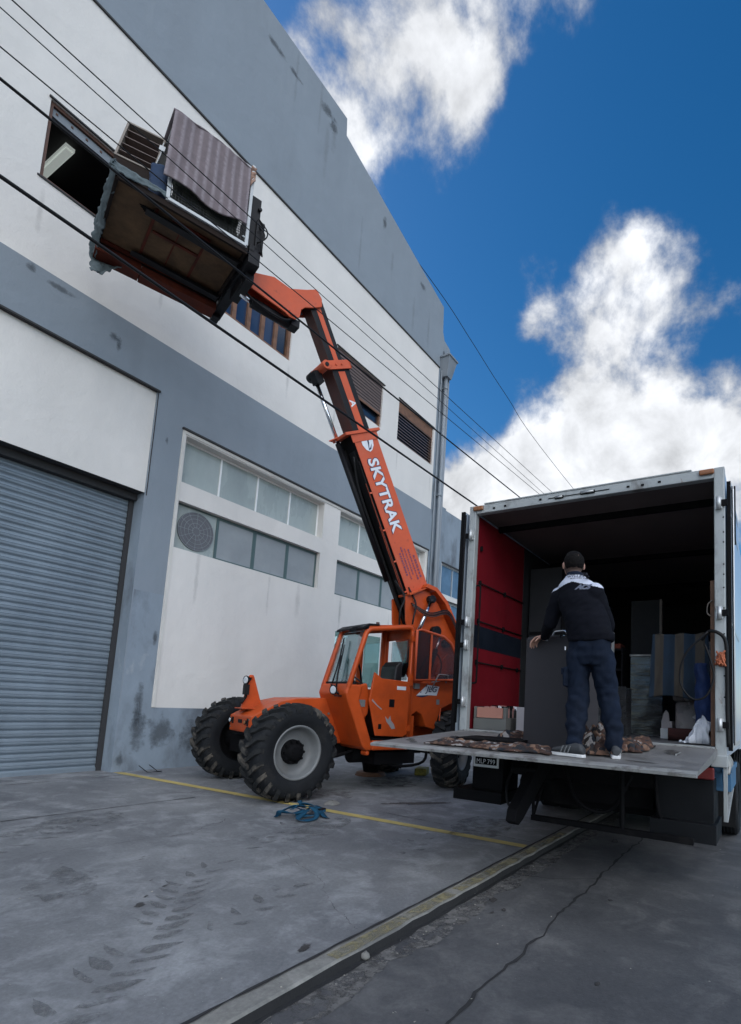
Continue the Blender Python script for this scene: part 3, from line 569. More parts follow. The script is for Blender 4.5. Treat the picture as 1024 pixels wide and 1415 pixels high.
mb.build('downpipe', 'pipe', bld, world=True)
mb = MB(); mb.cyl((14.20, D-.10, 13.0), (14.20, D-.10, .15), .045, n=14); mb.cyl((13.86, D-.05, 12.5), (13.86, D-.05, .15), .02, n=10)
mb.build('downpipe', 'pipe', bld, world=True)

# neighbouring lower building
nb = empty('neighbour_building', (14.4, D, .14), label='lower grey building with two rows of bluish windows behind the truck', cat='building')
mb = MB(); NH = [(14.62, 17.9, 5.14, 6.16), (14.60, 17.9, 3.92, 4.92)]
xs = [14.23, 14.60, 14.62, 17.9, 30]; zs = [-.1, 1.2, 3.92, 4.92, 5.14, 6.16, 7.98]
for i in range(4):
    for j in range(6):
        cx, cz = (xs[i]+xs[i+1])/2, (zs[j]+zs[j+1])/2
        if any(a < cx < b and c < cz < d for a, b, c, d in NH): continue
        m = 1 if (cz > 6.16 or cx < 14.6 or cz < 1.2 or cx > 17.9) else 0
        mb.add([(xs[i], D+.02, zs[j]), (xs[i+1], D+.02, zs[j]), (xs[i+1], D+.02, zs[j+1]), (xs[i], D+.02, zs[j+1])], [(0, 1, 2, 3)], m)
for x0, x1, z0, z1 in NH:
    y0, y1 = D+.02, D+.14
    mb.add([(x0, y0, z0), (x0, y1, z0), (x0, y1, z1), (x0, y0, z1)], [(0,1,2,3)], 0); mb.add([(x0, y0, z1), (x1, y0, z1), (x1, y1, z1), (x0, y1, z1)], [(0,1,2,3)], 0); mb.add([(x0, y0, z0), (x1, y0, z0), (x1, y1, z0), (x0, y1, z0)], [(0,1,2,3)], 0)
mb.box((14.23, D+.021, 7.98), (14.70, D+.3, 8.04), 1); mb.box((14.70, D+.021, 7.95), (30, D+.3, 7.98), 1); mb.box((14.23, D+.3, 7.6), (30, D+18, 7.9), 1); mb.box((30, D+.02, -.1), (30.1, D+18, 7.9), 1); mb.box((14.3, D+18, -.1), (30, D+18.1, 7.9), 1)
mb.build('wall', ['white_wall', 'grey_old'], nb, world=True)
mb = MB(); mb.box((14.58, D-.02, 4.93), (18, D+.019, 4.965)); mb.box((14.6, D-.01, 6.165), (18, D+.019, 6.20)); mb.build('drip_edge', 'drip', nb, world=True)
for x0, x1, z0, z1 in NH:
    mb = frame_box(x0, x1, z0, z1, D+.08, D+.13, .04)
    for k in range(1, 4): xx = x0+(x1-x0)*k/4; mb.box((xx-.02, D+.082, z0+.04), (xx+.02, D+.128, z1-.04))
    f = mb.build('window', 'alu', nb, world=True)
    for k in range(4):
        a = x0+(x1-x0)*k/4+.03; b = x0+(x1-x0)*(k+1)/4-.03
        p_ = MB().box((a, D+.11, z0+.04), (b, D+.12, z1-.04)).build('pane', 'blueglass', f); p_.matrix_parent_inverse = nb.matrix_world.inverted()
# ------------------------------------------------------------------ telehandler (local: +x nose, +y its left side, seen by the camera)
TH = Vector((5.85, 6.95, .09)); TR = R(162)
th = empty('telehandler', TH, TR, 'orange telescopic handler with its boom raised to the upper window', 'telehandler')
def tprof(): return [(-.19,.37),(-.215,.42),(-.232,.50),(-.228,.56),(-.205,.610),(-.17,.632),(-.08,.640),(.08,.640),(.17,.632),(.205,.610),(.228,.56),(.232,.50),(.215,.42),(.19,.37)]
def make_wheel(x, y, zc, steer, side):
    w = empty('wheel', (x, y, zc), steer); w.parent = th
    mb = MB(); mb.lathe(tprof(), 64, 'y', mi=0)
    nl = 22
    for i in range(nl):
        for s in (-1, 1):
            a0 = 2*pi*(i+(.5 if s > 0 else 0))/nl
            # bar from the middle to the shoulder, swept back
            secs = [(-.012, 0.0, .052), (.07, .05, .056), (.15, .13, .060), (.205, .19, .062), (.234, .225, .058)]
            rt_ = [.682, .684, .680, .668, .60]; rb_ = [.63, .63, .625, .60, .55]
            P = []
            for (yy, da, hw), ro, ri in zip(secs, rt_, rb_):
                j = rnd(-.004, .004)
                for q, r_ in ((-1, ri), (-.8, ro+j), (.8, ro+j), (1, ri)):
                    a = a0+da+q*hw; P.append((math.cos(a)*r_, s*yy, math.sin(a)*r_))
            F = []
            for k in range(4):
                b = k*4; F += [(b, b+1, b+5, b+4), (b+1, b+2, b+6, b+5), (b+2, b+3, b+7, b+6)]
            F += [(0, 3, 2, 1), (16, 17, 18, 19)]; mb.add(P, F, 1)
    for k in range(40):                                  # sidewall ribs
        a = 2*pi*k/40
        for s in (-1, 1): mb.bar((math.cos(a)*.55, s*.231, math.sin(a)*.55), (math.cos(a)*.60, s*.218, math.sin(a)*.60), .02, .012, (0, 1, 0), 0)
    mb.build('tyre', ['tyre', 'tyre_dusty'], w, bevel=0)
    mb = MB(); s = side
    mb.lathe([(s*.185,.385),(s*.205,.375),(s*.20,.352),(s*.165,.342),(s*.12,.325),(s*.06,.315),(s*.035,.27),(s*.03,.19),(s*.045,.16)], 56, 'y')
    mb.cyl((.22, s*.10, -.27), (.22, s*.17, -.27), .008)
    mb.build('rim', 'rim', w)
    mb = MB(); mb.lathe([(-s*.185,.385),(-s*.205,.375),(-s*.16,.345),(-s*.05,.33),(s*.0,.28),(s*.0,.1)], 48, 'y'); mb.lathe([(s*.03,.175),(s*.075,.17),(s*.085,.14),(s*.085,.115),(s*.15,.11),(s*.165,.09),(s*.168,.0)], 32, 'y')
    for k in range(10):
        a = 2*pi*k/10; mb.cyl((math.cos(a)*.150, s*.07, math.sin(a)*.150), (math.cos(a)*.150, s*.115, math.sin(a)*.150), .021, n=6, smooth=False)
    for k in range(8):
        a = 2*pi*k/8+.2; mb.cyl((math.cos(a)*.07, s*.16, math.sin(a)*.07), (math.cos(a)*.07, s*.178, math.sin(a)*.07), .011, n=6, smooth=False)
    mb.lathe([(-s*.35,.07),(-s*.25,.10),(-s*.06,.20),(s*.0,.2)], 24, 'y'); mb.build('hub', 'blackmat', w)
    return w
random.seed(5)
def gl(x, y): p = Matrix.Translation(TH) @ Matrix.Rotation(TR, 4, 'Z') @ Vector((x, y, 0)); return gz(p.x, p.y)-TH.z
make_wheel(0, 1.08, .672+gl(0, 1.1), R(9), 1); make_wheel(0.0, -1.08, .672+gl(0, -1.1), R(9), -1)
make_wheel(-3.12, 1.0, .672+gl(-3.1, 1.0), R(33), 1); make_wheel(-3.12, -1.0, .672+gl(-3.1, -1.0), R(33), -1)
# axles and underside
mb = MB()
mb.box((-.16, -.85, .50), (.16, .85, .78)); mb.cyl((0, -.95, .66), (0, .95, .66), .13, n=20); mb.box((-3.28, -.8, .50), (-2.96, .8, .78)); mb.cyl((-3.12, -.9, .66), (-3.12, .9, .66), .13, n=20)
mb.box((-2.9, -.35, .50), (-.3, .35, .72)); mb.cyl((-1.3, .5, .55), (-1.9, .5, .55), .16, n=20); mb.box((-2.3, .4, .40), (-1.5, .95, .60)); mb.tube([(-.2, .5, .55), (-.9, .55, .50), (-1.4, .6, .62)], .03, sub=4)
mb.tube([(-1.6, .8, .45), (-2.0, .95, .36), (-2.5, .95, .42), (-2.6, .9, .7)], .025, sub=4)
mb.build('axle', 'blackmat', th)
# chassis beam and nose
mb = MB()
mb.prism([(.34,.86),(.34,1.10),(-.10,1.345),(-.34,1.40),(-.9,1.43),(-2.4,1.43),(-3.9,1.5),(-4.0,1.45),(-4.0,.85),(-3.4,.72),(-.5,.70),(-.10,.80)], -.43, .43, 'y')
mb.build('chassis', 'orange', th, bevel=.012)
mb = MB()
for y in (-.20, .20): pass
mb.box((.12, -.30, 1.20), (.335, .02, 1.215)); mb.box((.341, -.405, .885), (.346, .405, 1.085), 0)
mb.build('nose_plate', 'orange', th, bevel=.004)
mb = MB(); mb.prism([(.10,1.22),(.30,1.14),(.24,1.45),(.215,1.68),(.19,1.735),(.14,1.735),(.12,1.70),(-.02,1.30)], -.20, -.16, 'y'); mb.box((.16, -.21, 1.69), (.23, -.08, 1.71)); mb.build('lamp_bracket', 'orange', th, bevel=.006)
mb = MB(); mb.tube([(.2, -.12, 1.68), (.27, -.10, 1.55), (.24, -.12, 1.42), (.30, -.14, 1.28)], .022, sub=5); mb.box((.22, -.15, 1.42), (.29, -.06, 1.58)); mb.build('hose', 'rubber', th)
def lamp(c, r, d=(1, 0, 0), lens='lampglass', name='work_lamp'):
    c = Vector(c); d = Vector(d).normalized(); mb = MB()
    mb.cyl(c-d*r*.7, c-d*.01, r*.6, r*1.08, n=20, mi=0); mb.cyl(c-d*.012, c+d*.004, r*1.1, r*1.1, n=20, mi=0)
    o = mb.build(name, 'black', th); m2 = MB(); m2.cyl(c+d*.004, c+d*.012, r*.9, r*.75, n=20); m2.build('lens', lens, o); return o
lamp((.27, -.115, 1.645), .065, (1, .25, 0)); lamp((-.73, .84, 1.56), .07, (1, .3, -.1))
lamp((.37, -.345, 1.02), .035, (1, 0, 0), 'lampglass', 'headlight'); lamp((.37, .26, 1.01), .03, (1, .3, 0), 'amber', 'headlight')
mb = MB(); mb.box((.347, -.06, .99), (.351, .10, 1.045)); mb.box((.347, -.31, .97), (.356, -.25, 1.07)); mb.box((.347, .30, .96), (.356, .35, 1.07)); mb.build('sticker', 'black', th)
mb = MB()
for x in (-.2, -.5, -.9, -1.0): mb.cyl((x, .431, 1.18 if x < -.3 else 1.05), (x, .442, 1.18 if x < -.3 else 1.05), .018, n=6, smooth=False)
for z in (.92, 1.05): 
    for y in (-.38, .38): mb.cyl((.345, y, z), (.354, y, z), .012, n=6, smooth=False)
mb.build('bolt', 'rim', th)
mb = MB(); mb.box((-1.9, 1.141, 1.62), (-1.72, 1.1425, 1.68)); mb.box((-1.40, 1.141, .98), (-1.46, 1.1425, 1.06), 1); mb.build('sticker', ['sticker', 'blackmat'], th)
# cab
CY0, CY1 = .22, 1.10
mb = MB()
mb.prism([(-.84,1.66),(-.80,1.52),(-.84,1.42),(-1.17,.70),(-1.24,.64),(-1.34,.64),(-1.34,.74),(-1.06,1.42),(-1.10,1.66)], CY0, CY1, 'y')
mb.box((-1.34, CY0, .64), (-2.06, CY1, .80)); mb.box((-1.25, .9, .56), (-1.32, 1.08, .64))
mb.prism([(-1.08, 1.66), (-1.02, 1.50), (-1.05, 1.38), (-1.20, 1.12), (-1.27, 1.20), (-1.30, 1.45), (-1.22, 1.70)], .97, 1.03, 'y')
mb.build('cab_shell', 'orange', th, bevel=.03, segs=3)
mb = MB(); mb.box((-1.34, CY0+.02, .801), (-2.0, CY1-.02, .82)); mb.box((-1.36, .95, .82), (-1.95, 1.08, .835)); mb.box((-2.0, .25, .82), (-1.94, 1.0, 1.35)); mb.box((-1.12, CY0+.03, 1.40), (-1.02, CY1-.15, 1.62)); mb.build('cab_floor', 'blackmat', th)
def roundpath(pts, rads, k=5):
    out = [Vector(pts[0])]
    for i in range(1, len(pts)-1):
        p, a, b = Vector(pts[i]), Vector(pts[i-1]), Vector(pts[i+1]); r_ = rads
        u = (a-p).normalized()*r_; v = (b-p).normalized()*r_
        for j in range(k+1):
            t = j/k; out.append((p+u)*(1-t)**2 + p*2*t*(1-t) + (p+v)*t*t)
    out.append(Vector(pts[-1])); return out
mb = MB()
for y in (1.065, .27):
    mb.tube(roundpath([(-.86, y, 1.60), (-1.13, y, 2.55), (-2.02, y, 2.70), (-2.04, y, .75)], .10), .042, n=12)
    mb.box((-2.075, y-.035, .8), (-2.0, y+.035, 2.62))
mb.tube([(-1.14, .27, 2.585), (-1.14, 1.065, 2.585)], .035, n=10); mb.tube([(-2.03, .27, 2.69), (-2.03, 1.065, 2.69)], .035, n=10)
mb.box((-2.06, .27, .80), (-2.02, 1.06, 1.76)); mb.box((-2.06, .27, 2.50), (-2.02, 1.06, 2.68))
mb.box((-1.56, .24, 1.25), (-1.46, .29, 2.60)); mb.box((-2.02, .24, 1.25), (-.95, .29, 1.62)); mb.box((-2.05, .25, 1.7), (-1.93, .30, 2.66))
mb.prism([(-1.12,2.56),(-1.18,2.62),(-2.02,2.745),(-2.06,2.73),(-2.06,2.69),(-1.2,2.575)], .25, 1.085, 'y')
mb.build('cab_frame', 'orange', th, bevel=.006)
mb = MB(); mb.prism([(-1.04,2.545),(-1.03,2.575),(-1.14,2.645),(-1.34,2.66),(-1.34,2.63),(-1.16,2.61)], .24, 1.10, 'y'); mb.build('roof_visor', 'black', th, bevel=.01)
mb = MB(); mb.bar((-1.06, .66, 2.55), (-1.15, 1.06, 2.60), .09, .05); mb.bar((-1.02, .80, 2.56), (-1.13, 1.09, 2.585), .05, .06); mb.build('roof_lamp', 'black', th, bevel=.01)
mb = MB(); mb.cyl((-1.12, 1.0, 2.46), (-1.06, 1.02, 2.46), .04, n=14); mb.cyl((-1.55, .7, 2.68), (-1.55, .7, 2.75), .03, n=12); mb.build('marker_lamp', 'redbrown', th)
mb = MB(); mb.add([(-.875, .30, 1.65), (-.875, 1.03, 1.65), (-1.115, 1.03, 2.53), (-1.115, .30, 2.53)], [(0, 1, 2, 3)]); mb.build('windshield', 'glass', th, solid=.008)
mb = MB(); mb.prism([(-.86,1.62),(-1.12,2.56),(-1.09,2.56),(-.83,1.63)], .235, .305, 'y'); mb.box((-.90, .30, 1.60), (-.85, 1.04, 1.665)); mb.build('windshield_frame', 'orange_faded', th, bevel=.004)
mb = MB(); mb.box((-.89, .31, 1.668), (-.876, 1.02, 1.70)); mb.build('seal', 'black', th)
mb = MB(); mb.box((-1.44, .262, 1.65), (-1.00, .268, 2.56)); mb.box((-1.90, .262, 1.65), (-1.58, .268, 2.56)); mb.build('side_glass', 'glass_green', th)
mb = MB(); mb.box((-2.042, .45, 1.8), (-2.036, .95, 2.48)); mb.build('rear_glass', 'glass', th)
mb = MB(); mb.tube([(-.79, .82, 1.56), (-.83, .76, 1.80), (-.93, .66, 2.12)], .014, n=6); mb.tube([(-.80, .66, 1.66), (-.85, .66, 1.85), (-.93, .62, 2.12), (-1.02, .54, 2.42)], .012, n=6); mb.tube([(-.86, .70, 1.80), (-.93, .66, 2.02), (-1.0, .60, 2.3)], .010, n=6); mb.tube([(-.79, .66, 1.64), (-.78, .80, 1.58), (-.76, .95, 1.50)], .018, n=6); mb.box((-.80, .86, 1.46), (-.74, .99, 1.48)); mb.build('wiper', 'black', th)
# seat, wheel, console
mb = MB(); mb.box((-1.95, .42, 1.30), (-1.50, .90, 1.45)); mb.prism([(-1.98,1.42),(-1.80,1.42),(-1.86,2.02),(-1.95,2.12),(-2.0,2.1)], .42, .88, 'y'); mb.box((-1.9, .50, .82), (-1.55, .85, 1.30)); mb.box((-1.9, .90, 1.50), (-1.60, .97, 1.58)); mb.build('seat', 'seat', th, bevel=.03, segs=3)
mb = MB(); c = Vector((-1.20, .68, 1.72)); tl = Matrix.Translation(c) @ Matrix.Rotation(R(-35), 4, 'Y')
mb.tube([tl @ Vector((.17*math.cos(2*pi*k/24), .17*math.sin(2*pi*k/24), 0)) for k in range(24)], .014, n=8, closed=True)
for k in range(3): mb.bar(tl @ Vector((0, 0, 0)), tl @ Vector((.16*math.cos(2*pi*k/3), .16*math.sin(2*pi*k/3), 0)), .03, .01)
mb.cyl(c, c+Vector((.17, 0, -.5)), .035, n=12); mb.build('steering_wheel', 'seat', th)
mb = MB(); mb.box((-1.42, .26, 1.0), (-1.06, .44, 1.70)); mb.tube([(-1.3, .36, 1.7), (-1.34, .36, 1.95)], .014, n=8); mb.tube([(-1.5, .45, 1.3), (-1.45, .42, 1.9), (-1.3, .45, 2.15)], .02, n=6, sub=4); mb.build('console', 'blackmat', th, bevel=.01)
# lower door
mb = MB(); mb.prism([(-1.275,1.875),(-1.42,1.785),(-1.965,1.765),(-1.975,.90),(-1.90,.855),(-1.36,.875),(-1.205,1.42),(-1.215,1.50)], 1.105, 1.14, 'y'); d_ = mb.build('door', 'orange', th, bevel=.01)
mb = MB(); mb.box((-1.58, 1.141, 1.335), (-1.68, 1.155, 1.46)); mb.build('handle', 'black', d_, bevel=.008)
mb = MB(); mb.add([(-1.52, 1.1412, 1.19), (-1.55, 1.1412, 1.10), (-1.60, 1.1412, 1.05), (-1.66, 1.1412, .98), (-1.73, 1.1412, .99), (-1.70, 1.1412, 1.06), (-1.64, 1.1412, 1.12), (-1.62, 1.1412, 1.20), (-1.58, 1.1412, 1.13)], [tuple(range(9))])
mb.add([(-1.26, 1.1412, 1.45), (-1.36, 1.1412, 1.36), (-1.45, 1.1412, 1.30), (-1.44, 1.1412, 1.285), (-1.35, 1.1412, 1.345), (-1.25, 1.1412, 1.425)], [tuple(range(6))]); mb.build('paint_scrape', 'scrape', d_)
mb = MB(); mb.tube([(-1.985, 1.12, .84), (-1.985, 1.12, 2.62)], .018, n=8)
for z in (2.45, 1.80, 1.70, .95): mb.box((-2.03, 1.09, z), (-1.96, 1.15, z+.09))
mb.build('door_hinge', 'orange', th)
# upper door half, swung back flat against the side
yw = 1.185
win = [(-2.03,1.80),(-2.03,2.64),(-2.12,2.66),(-2.62,2.60),(-2.80,2.50),(-2.90,2.36),(-3.06,1.96),(-3.05,1.90),(-2.95,1.86)]
mb = MB(); P = [Vector((a, yw, b)) for a, b in win]; mb.tube(P, .026, n=8, closed=True); mb.box((-2.36, yw-.015, 1.83), (-2.325, yw+.018, 2.61)); fr_ = mb.build('door_window', 'orange_faded', th)
mb = MB(); mb.add([(-2.05, yw, 1.82), (-2.34, yw, 1.83), (-2.34, yw, 2.63), (-2.05, yw, 2.64)], [(0,1,2,3)], 0); mb.build('glass', 'glass_dark', fr_, solid=.006)
mb = MB(); mb.add([(-2.36, yw, 1.83), (-2.95, yw, 1.88), (-3.04, yw, 1.94), (-2.90, yw, 2.34), (-2.80, yw, 2.48), (-2.62, yw, 2.58), (-2.36, yw, 2.62)], [tuple(range(7))], 0); mb.build('glass', 'glass_smoke', fr_, solid=.006)
mb = MB(); mb.box((-2.10, 1.06, 1.66), (-2.20, 1.12, 1.75)); mb.build('latch', 'rim', th)
mb = MB(); mb.tube(roundpath([(-2.47, 1.09, 1.66), (-2.47, 1.20, 1.80), (-2.52, 1.22, 1.93), (-2.75, 1.22, 1.93), (-2.75, 1.15, 1.80)], .03), .011, n=6); mb.build('grab_rail', 'rim', th)
# engine cover and fender on the left side
mb = MB(); mb.prism([(-2.09,1.78),(-2.09,1.20),(-2.20,1.28),(-2.32,1.22),(-2.42,1.02),(-2.62,.97),(-2.72,1.32),(-3.0,1.45),(-3.6,1.45),(-3.95,1.2),(-4.05,1.3),(-4.05,2.0),(-3.4,2.06),(-3.0,1.98),(-2.62,1.80),(-2.45,1.76)], .60, 1.07, 'y'); mb.build('engine_cover', 'orange', th, bevel=.015)
mb = MB(); mb.box((-2.08, 1.0, .80), (-2.16, 1.06, 1.20)); mb.build('bracket', 'orange', th)
mb = MB(); mb.tube([(-2.72, 1.078, 1.35), (-2.70, 1.085, 1.15), (-2.74, 1.08, 1.02)], .012, n=6); mb.build('handle', 'orange', th)
mb = MB(); mb.box((-2.62, 1.071, 1.41), (-2.69, 1.076, 1.50)); mb.box((-1.085, 1.032, 1.32), (-1.20, 1.036, 1.43)); mb.build('sticker', 'rim', th)
Y = 1.0735
mb = MB(); mb.add([(-2.17, Y, 1.545), (-2.42, Y, 1.565), (-2.62, Y, 1.565), (-2.67, Y, 1.725), (-2.40, Y, 1.745)], [(0, 1, 2, 3, 4)], 0)
mb.add([(-2.17, Y-.001, 1.535), (-2.30, Y-.001, 1.52), (-2.44, Y-.001, 1.555), (-2.30, Y-.001, 1.66), (-2.40, Y-.001, 1.755)], [(0, 1, 2, 3, 4)], 1)
mb.add([(-2.47, Y, 1.785), (-2.62, Y, 1.90), (-3.05, Y, 1.975), (-3.1, Y, 1.93), (-2.85, Y, 1.86), (-2.62, Y, 1.805)], [tuple(range(6))], 0)
dec = mb.build('maker_decal', ['sticker', 'navyink'], th)
mb = MB(); text_on(mb, 'JLG', .27, .13, (-2.36, Y+.0015, 1.585), (-1, 0, .03), (0, 0, 1), shear=.3, bold=.015)
for v, f in (([(-2.36, Y+.0015, 1.72), (-2.40, Y+.0015, 1.735), (-2.40, Y+.0015, 1.72), (-2.37, Y+.0015, 1.705)], [(0,1,2,3)]), ([(-2.24, Y+.0015, 1.60), (-2.28, Y+.0015, 1.63), (-2.27, Y+.0015, 1.60)], [(0,1,2)])): mb.add(v, f)
mb.build('lettering', 'navyink', dec)
# ---- boom: s along the boom, w across it (towards the rear)
BU = Vector((.477, 0, .879)); BW = Vector((-.879, 0, .477))
def B(s, w, y): return BU*s + BW*w + Vector((0, y, 0))
def bbox_(mb, s0, s1, w0, w1, y0, y1, mi=0, mis=None):
    vs = [B(s, w, y) for s in (s0, s1) for y in (y0, y1) for w in (w0, w1)]
    F = [(0,1,3,2),(4,6,7,5),(0,4,5,1),(2,3,7,6),(0,2,6,4),(1,5,7,3)]   # bottom,top,y0,y1,w0(front/underside),w1
    b = len(mb.v); mb.v += [tuple(v) for v in vs]
    for k, f in enumerate(F): mb.f.append([b+i for i in f]); mb.m.append((mis or {}).get(k, mi)); mb.sm.append(False)
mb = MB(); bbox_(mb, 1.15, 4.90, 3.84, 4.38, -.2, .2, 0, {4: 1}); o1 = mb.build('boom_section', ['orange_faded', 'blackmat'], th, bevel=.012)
mb = MB(); bbox_(mb, 1.5, 4.6, 3.825, 3.838, -.06, .13, 0); bbox_(mb, 1.3, 4.7, 3.78, 3.832, -.195, -.12, 0)
for k in range(5):
    y = .15-.0*k; mb.tube([B(1.0+.25*k*.2, 3.78, .165-.022*k), B(1.8, 3.80, .175-.02*k), B(4.4-.4*k, 3.81, .18-.02*k)], .008, n=6, mi=1 if k % 2 else 0)
mb.tube([B(1.2, 3.74, -.05), B(2.5, 3.76, -.07), B(3.9, 3.72, .02), B(4.5, 3.78, .12)], .02, n=6, sub=5)
mb.build('hydraulic_lines', ['rubber', 'orange_faded'], th)
mb = MB()
for s in (1.9, 2.5, 3.1, 3.8): bbox_(mb, s, s+.03, 3.79, 4.10 if s < 3 else 3.9, .195, .203)
bbox_(mb, 1.1, 4.75, 3.845, 3.875, .2005, .206)
mb.build('boom_trim', 'orange_faded', th)
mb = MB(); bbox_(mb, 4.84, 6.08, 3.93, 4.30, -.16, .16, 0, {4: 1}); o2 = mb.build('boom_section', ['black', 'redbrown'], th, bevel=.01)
mb = MB(); bbox_(mb, 4.80, 5.95, 4.05, 4.19, .1605, .164); mb.build('boom_stripe', 'orange_faded', o2)
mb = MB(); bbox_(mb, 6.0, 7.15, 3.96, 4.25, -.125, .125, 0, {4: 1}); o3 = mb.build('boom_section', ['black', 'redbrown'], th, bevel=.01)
mb = MB(); bbox_(mb, 6.1, 7.05, 4.07, 4.16, .1255, .129); mb.build('boom_stripe', 'orange_faded', o3)
def collar(s0, s1, w0, w1, y, nm='boom_collar', tilt=0):
    mb = MB(); bbox_(mb, s0, s1, w0, w0+.03, -y, y); bbox_(mb, s0, s1, w1-.03, w1, -y, y); bbox_(mb, s0, s1, w0, w1, y-.03, y); bbox_(mb, s0, s1, w0, w1, -y, -y+.03)
    for k in range(3): c = B((s0+s1)/2, w0+.1+k*.12, y); mb.cyl(c, c+Vector((0, .02, 0)), .018, n=8)
    return mb
mb = collar(5.98, 6.13, 3.80, 4.34, .205); c = B(6.06, 3.82, .0); mb.cyl(c+Vector((0, -.23, 0)), c+Vector((0, .23, 0)), .075, n=20); mb.build('boom_collar', 'orange_faded', th, bevel=.006)
c = B(6.06, 3.82, 0); mb = MB(); mb.cyl(c+Vector((0, .23, 0)), c+Vector((0, .245, 0)), .035, n=14); mb.cyl(c+Vector((0, -.40, 0)), c+Vector((0, -.23, 0)), .08, n=18); mb.build('pin', 'black', th); mb = MB(); bbox_(mb, 5.85, 6.05, 3.66, 3.8, -.16, .02); mb.build('rod_bracket', 'black', th)
mb = MB(); bbox_(mb, 4.86, 4.91, 3.70, 4.47, -.23, .24); bbox_(mb, 4.72, 4.90, 3.81, 4.40, .2005, .212); mb.prism([(0, 0)]*3, 0, 0) if False else None
tip = [B(4.86, 3.72, -.2), B(4.88, 3.55, -.12), B(4.90, 3.72, -.04)]; mb.add([*tip, *[p+BU*.02 for p in tip]], [(0, 1, 2), (5, 4, 3), (0, 3, 4, 1), (1, 4, 5, 2), (2, 5, 3, 0)])
mb.build('boom_collar', 'orange_faded', th, bevel=.004)
mb = MB(); mb.cyl(B(4.8, 3.735, -.13), B(5.95, 3.735, -.13), .036, n=16); mb.build('extension_rod', 'chrome', th)
mb = MB(); mb.cyl(B(2.2, 3.735, -.13), B(4.82, 3.735, -.13), .06, n=16); mb.build('extension_cylinder', 'black', th)
# lettering on the boom, read from the head downwards
mb = MB(); Yb = .2065
def btext(mb, body, s_top, w_near, length, height, y, mi=0, **kw): text_on(mb, body, length, height, B(s_top, w_near, y), -BU, BW, mi, **kw)
# letters stand with their feet to the front edge and heads to the rear edge
btext(mb, 'SKYTRAK', 4.41, 3.965, 1.42, .27, Yb+.001, 1, shear=-.0, bold=.055, spacing=1.05); sk2 = mb.build('lettering', ['sticker', 'navyink'], o1)
mb = MB(); btext(mb, 'SKYTRAK', 4.395, 3.98, 1.39, .24, Yb+.0035, 0, bold=.03, spacing=1.05); mb.build('lettering', ['sticker'], o1)
mb = MB(); btext(mb, 'A', 5.46, 4.07, .13, .12, .1655, 0, bold=.03); mb.build('lettering', 'sticker', o2)
mb = MB(); sh_ = [(0, 0), (0, .25), (.02, .27), (.16, .24), (.24, .17), (.26, .12), (.22, .05), (.13, 0)]
mb.add([B(4.78-a, 3.99+b, Yb+.001) for a, b in sh_], [tuple(range(len(sh_)))], 0)
bl = [(.05, .13), (.02, .17), (.10, .16), (.2, .12), (.19, .15), (.12, .21), (.22, .16), (.235, .10), (.14, .12)]
mb.add([B(4.78-a, 3.99+b, Yb+.003) for a, b in bl], [tuple(range(len(bl)))], 1); mb.build('shield_decal', ['sticker', 'navyink'], o1)
mb = MB(); rows = ['OSVALDO 4', 'AUTOELEVADORES', 'EN ALTURA', 'MOVIMIENTOS', 'TEL. 480']
random.seed(11)
for k in range(5):
    L = (.42, .62, .5, .6, .42)[k]; o_ = (.10, .0, .05, .08, .22)[k]
    s = 2.73-o_
    while s > 2.73-o_-L:
        l_ = rnd(.015, .05); h_ = (.045, .03, .03, .035, .045)[k]; bbox_(mb, s-l_, s, 3.96+k*.075, 3.96+k*.075+h_*rnd(.7, 1), .2065, .2075); s -= l_+rnd(.008, .02)
mb.build('faded_lettering', 'purpleink', o1)
# tail bracket, pivot, lift cylinders
mb = MB()
for s in (1, -1): mb.prism([(-2.42,3.40),(-2.46,2.95),(-2.62,2.5),(-2.85,2.0),(-3.1,1.7),(-3.9,1.7),(-3.98,2.2),(-3.80,2.60),(-3.52,2.98),(-3.22,3.40),(-2.92,3.62),(-2.80,3.60)], s*.20, s*.235, 'y')
mb.prism([(-2.80,3.64),(-3.05,3.60),(-3.30,3.40),(-3.60,2.98),(-3.92,2.55),(-3.99,2.52),(-3.66,3.02),(-3.36,3.46),(-3.08,3.68),(-2.85,3.72)], .10, .36, 'y')
mb.prism([(-2.46,3.42),(-2.92,3.66),(-2.96,3.70),(-2.44,3.46)], -.05, .33, 'y')
mb.build('boom_tail', 'orange', th, bevel=.008)
mb = MB(); mb.prism([(-3.0,1.4),(-3.15,2.35),(-3.35,2.7),(-3.6,2.75),(-3.85,2.5),(-4.0,1.4)], -.42, -.36, 'y'); mb.prism([(-3.0,1.4),(-3.15,2.2),(-3.45,2.45),(-3.75,2.35),(-4.0,1.4)], .36, .42, 'y'); mb.build('boom_tower', 'orange', th, bevel=.01)
mb = MB(); mb.cyl(B(0, 0, 0)+Vector((-2.98, .30, 3.42)), (-2.66, .36, 2.72), .040, n=16); mb.cyl((-3.16, .42, 2.70), (-3.04, .44, 2.40), .028, n=14); mb.build('lift_rod', 'chrome', th)
mb = MB(); mb.cyl((-2.68, .36, 2.76), (-2.3, .42, 1.9), .062, n=16); mb.build('lift_cylinder', 'black', th); mb = MB(); mb.cyl((-3.06, .44, 2.45), (-2.86, .46, 1.9), .05, n=16)
for c, r_ in (((-2.99, .22, 3.44), .075), ((-3.14, .22, 2.83), .10), ((-3.42, .22, 2.62), .08)): mb.cyl(c, (c[0], c[1]+.14, c[2]), r_, n=20)
mb.cyl((-2.97, .30, 3.44), (-2.99, .30, 3.36), .07, n=12); mb.build('lift_cylinder', 'black', th)
mb = MB()
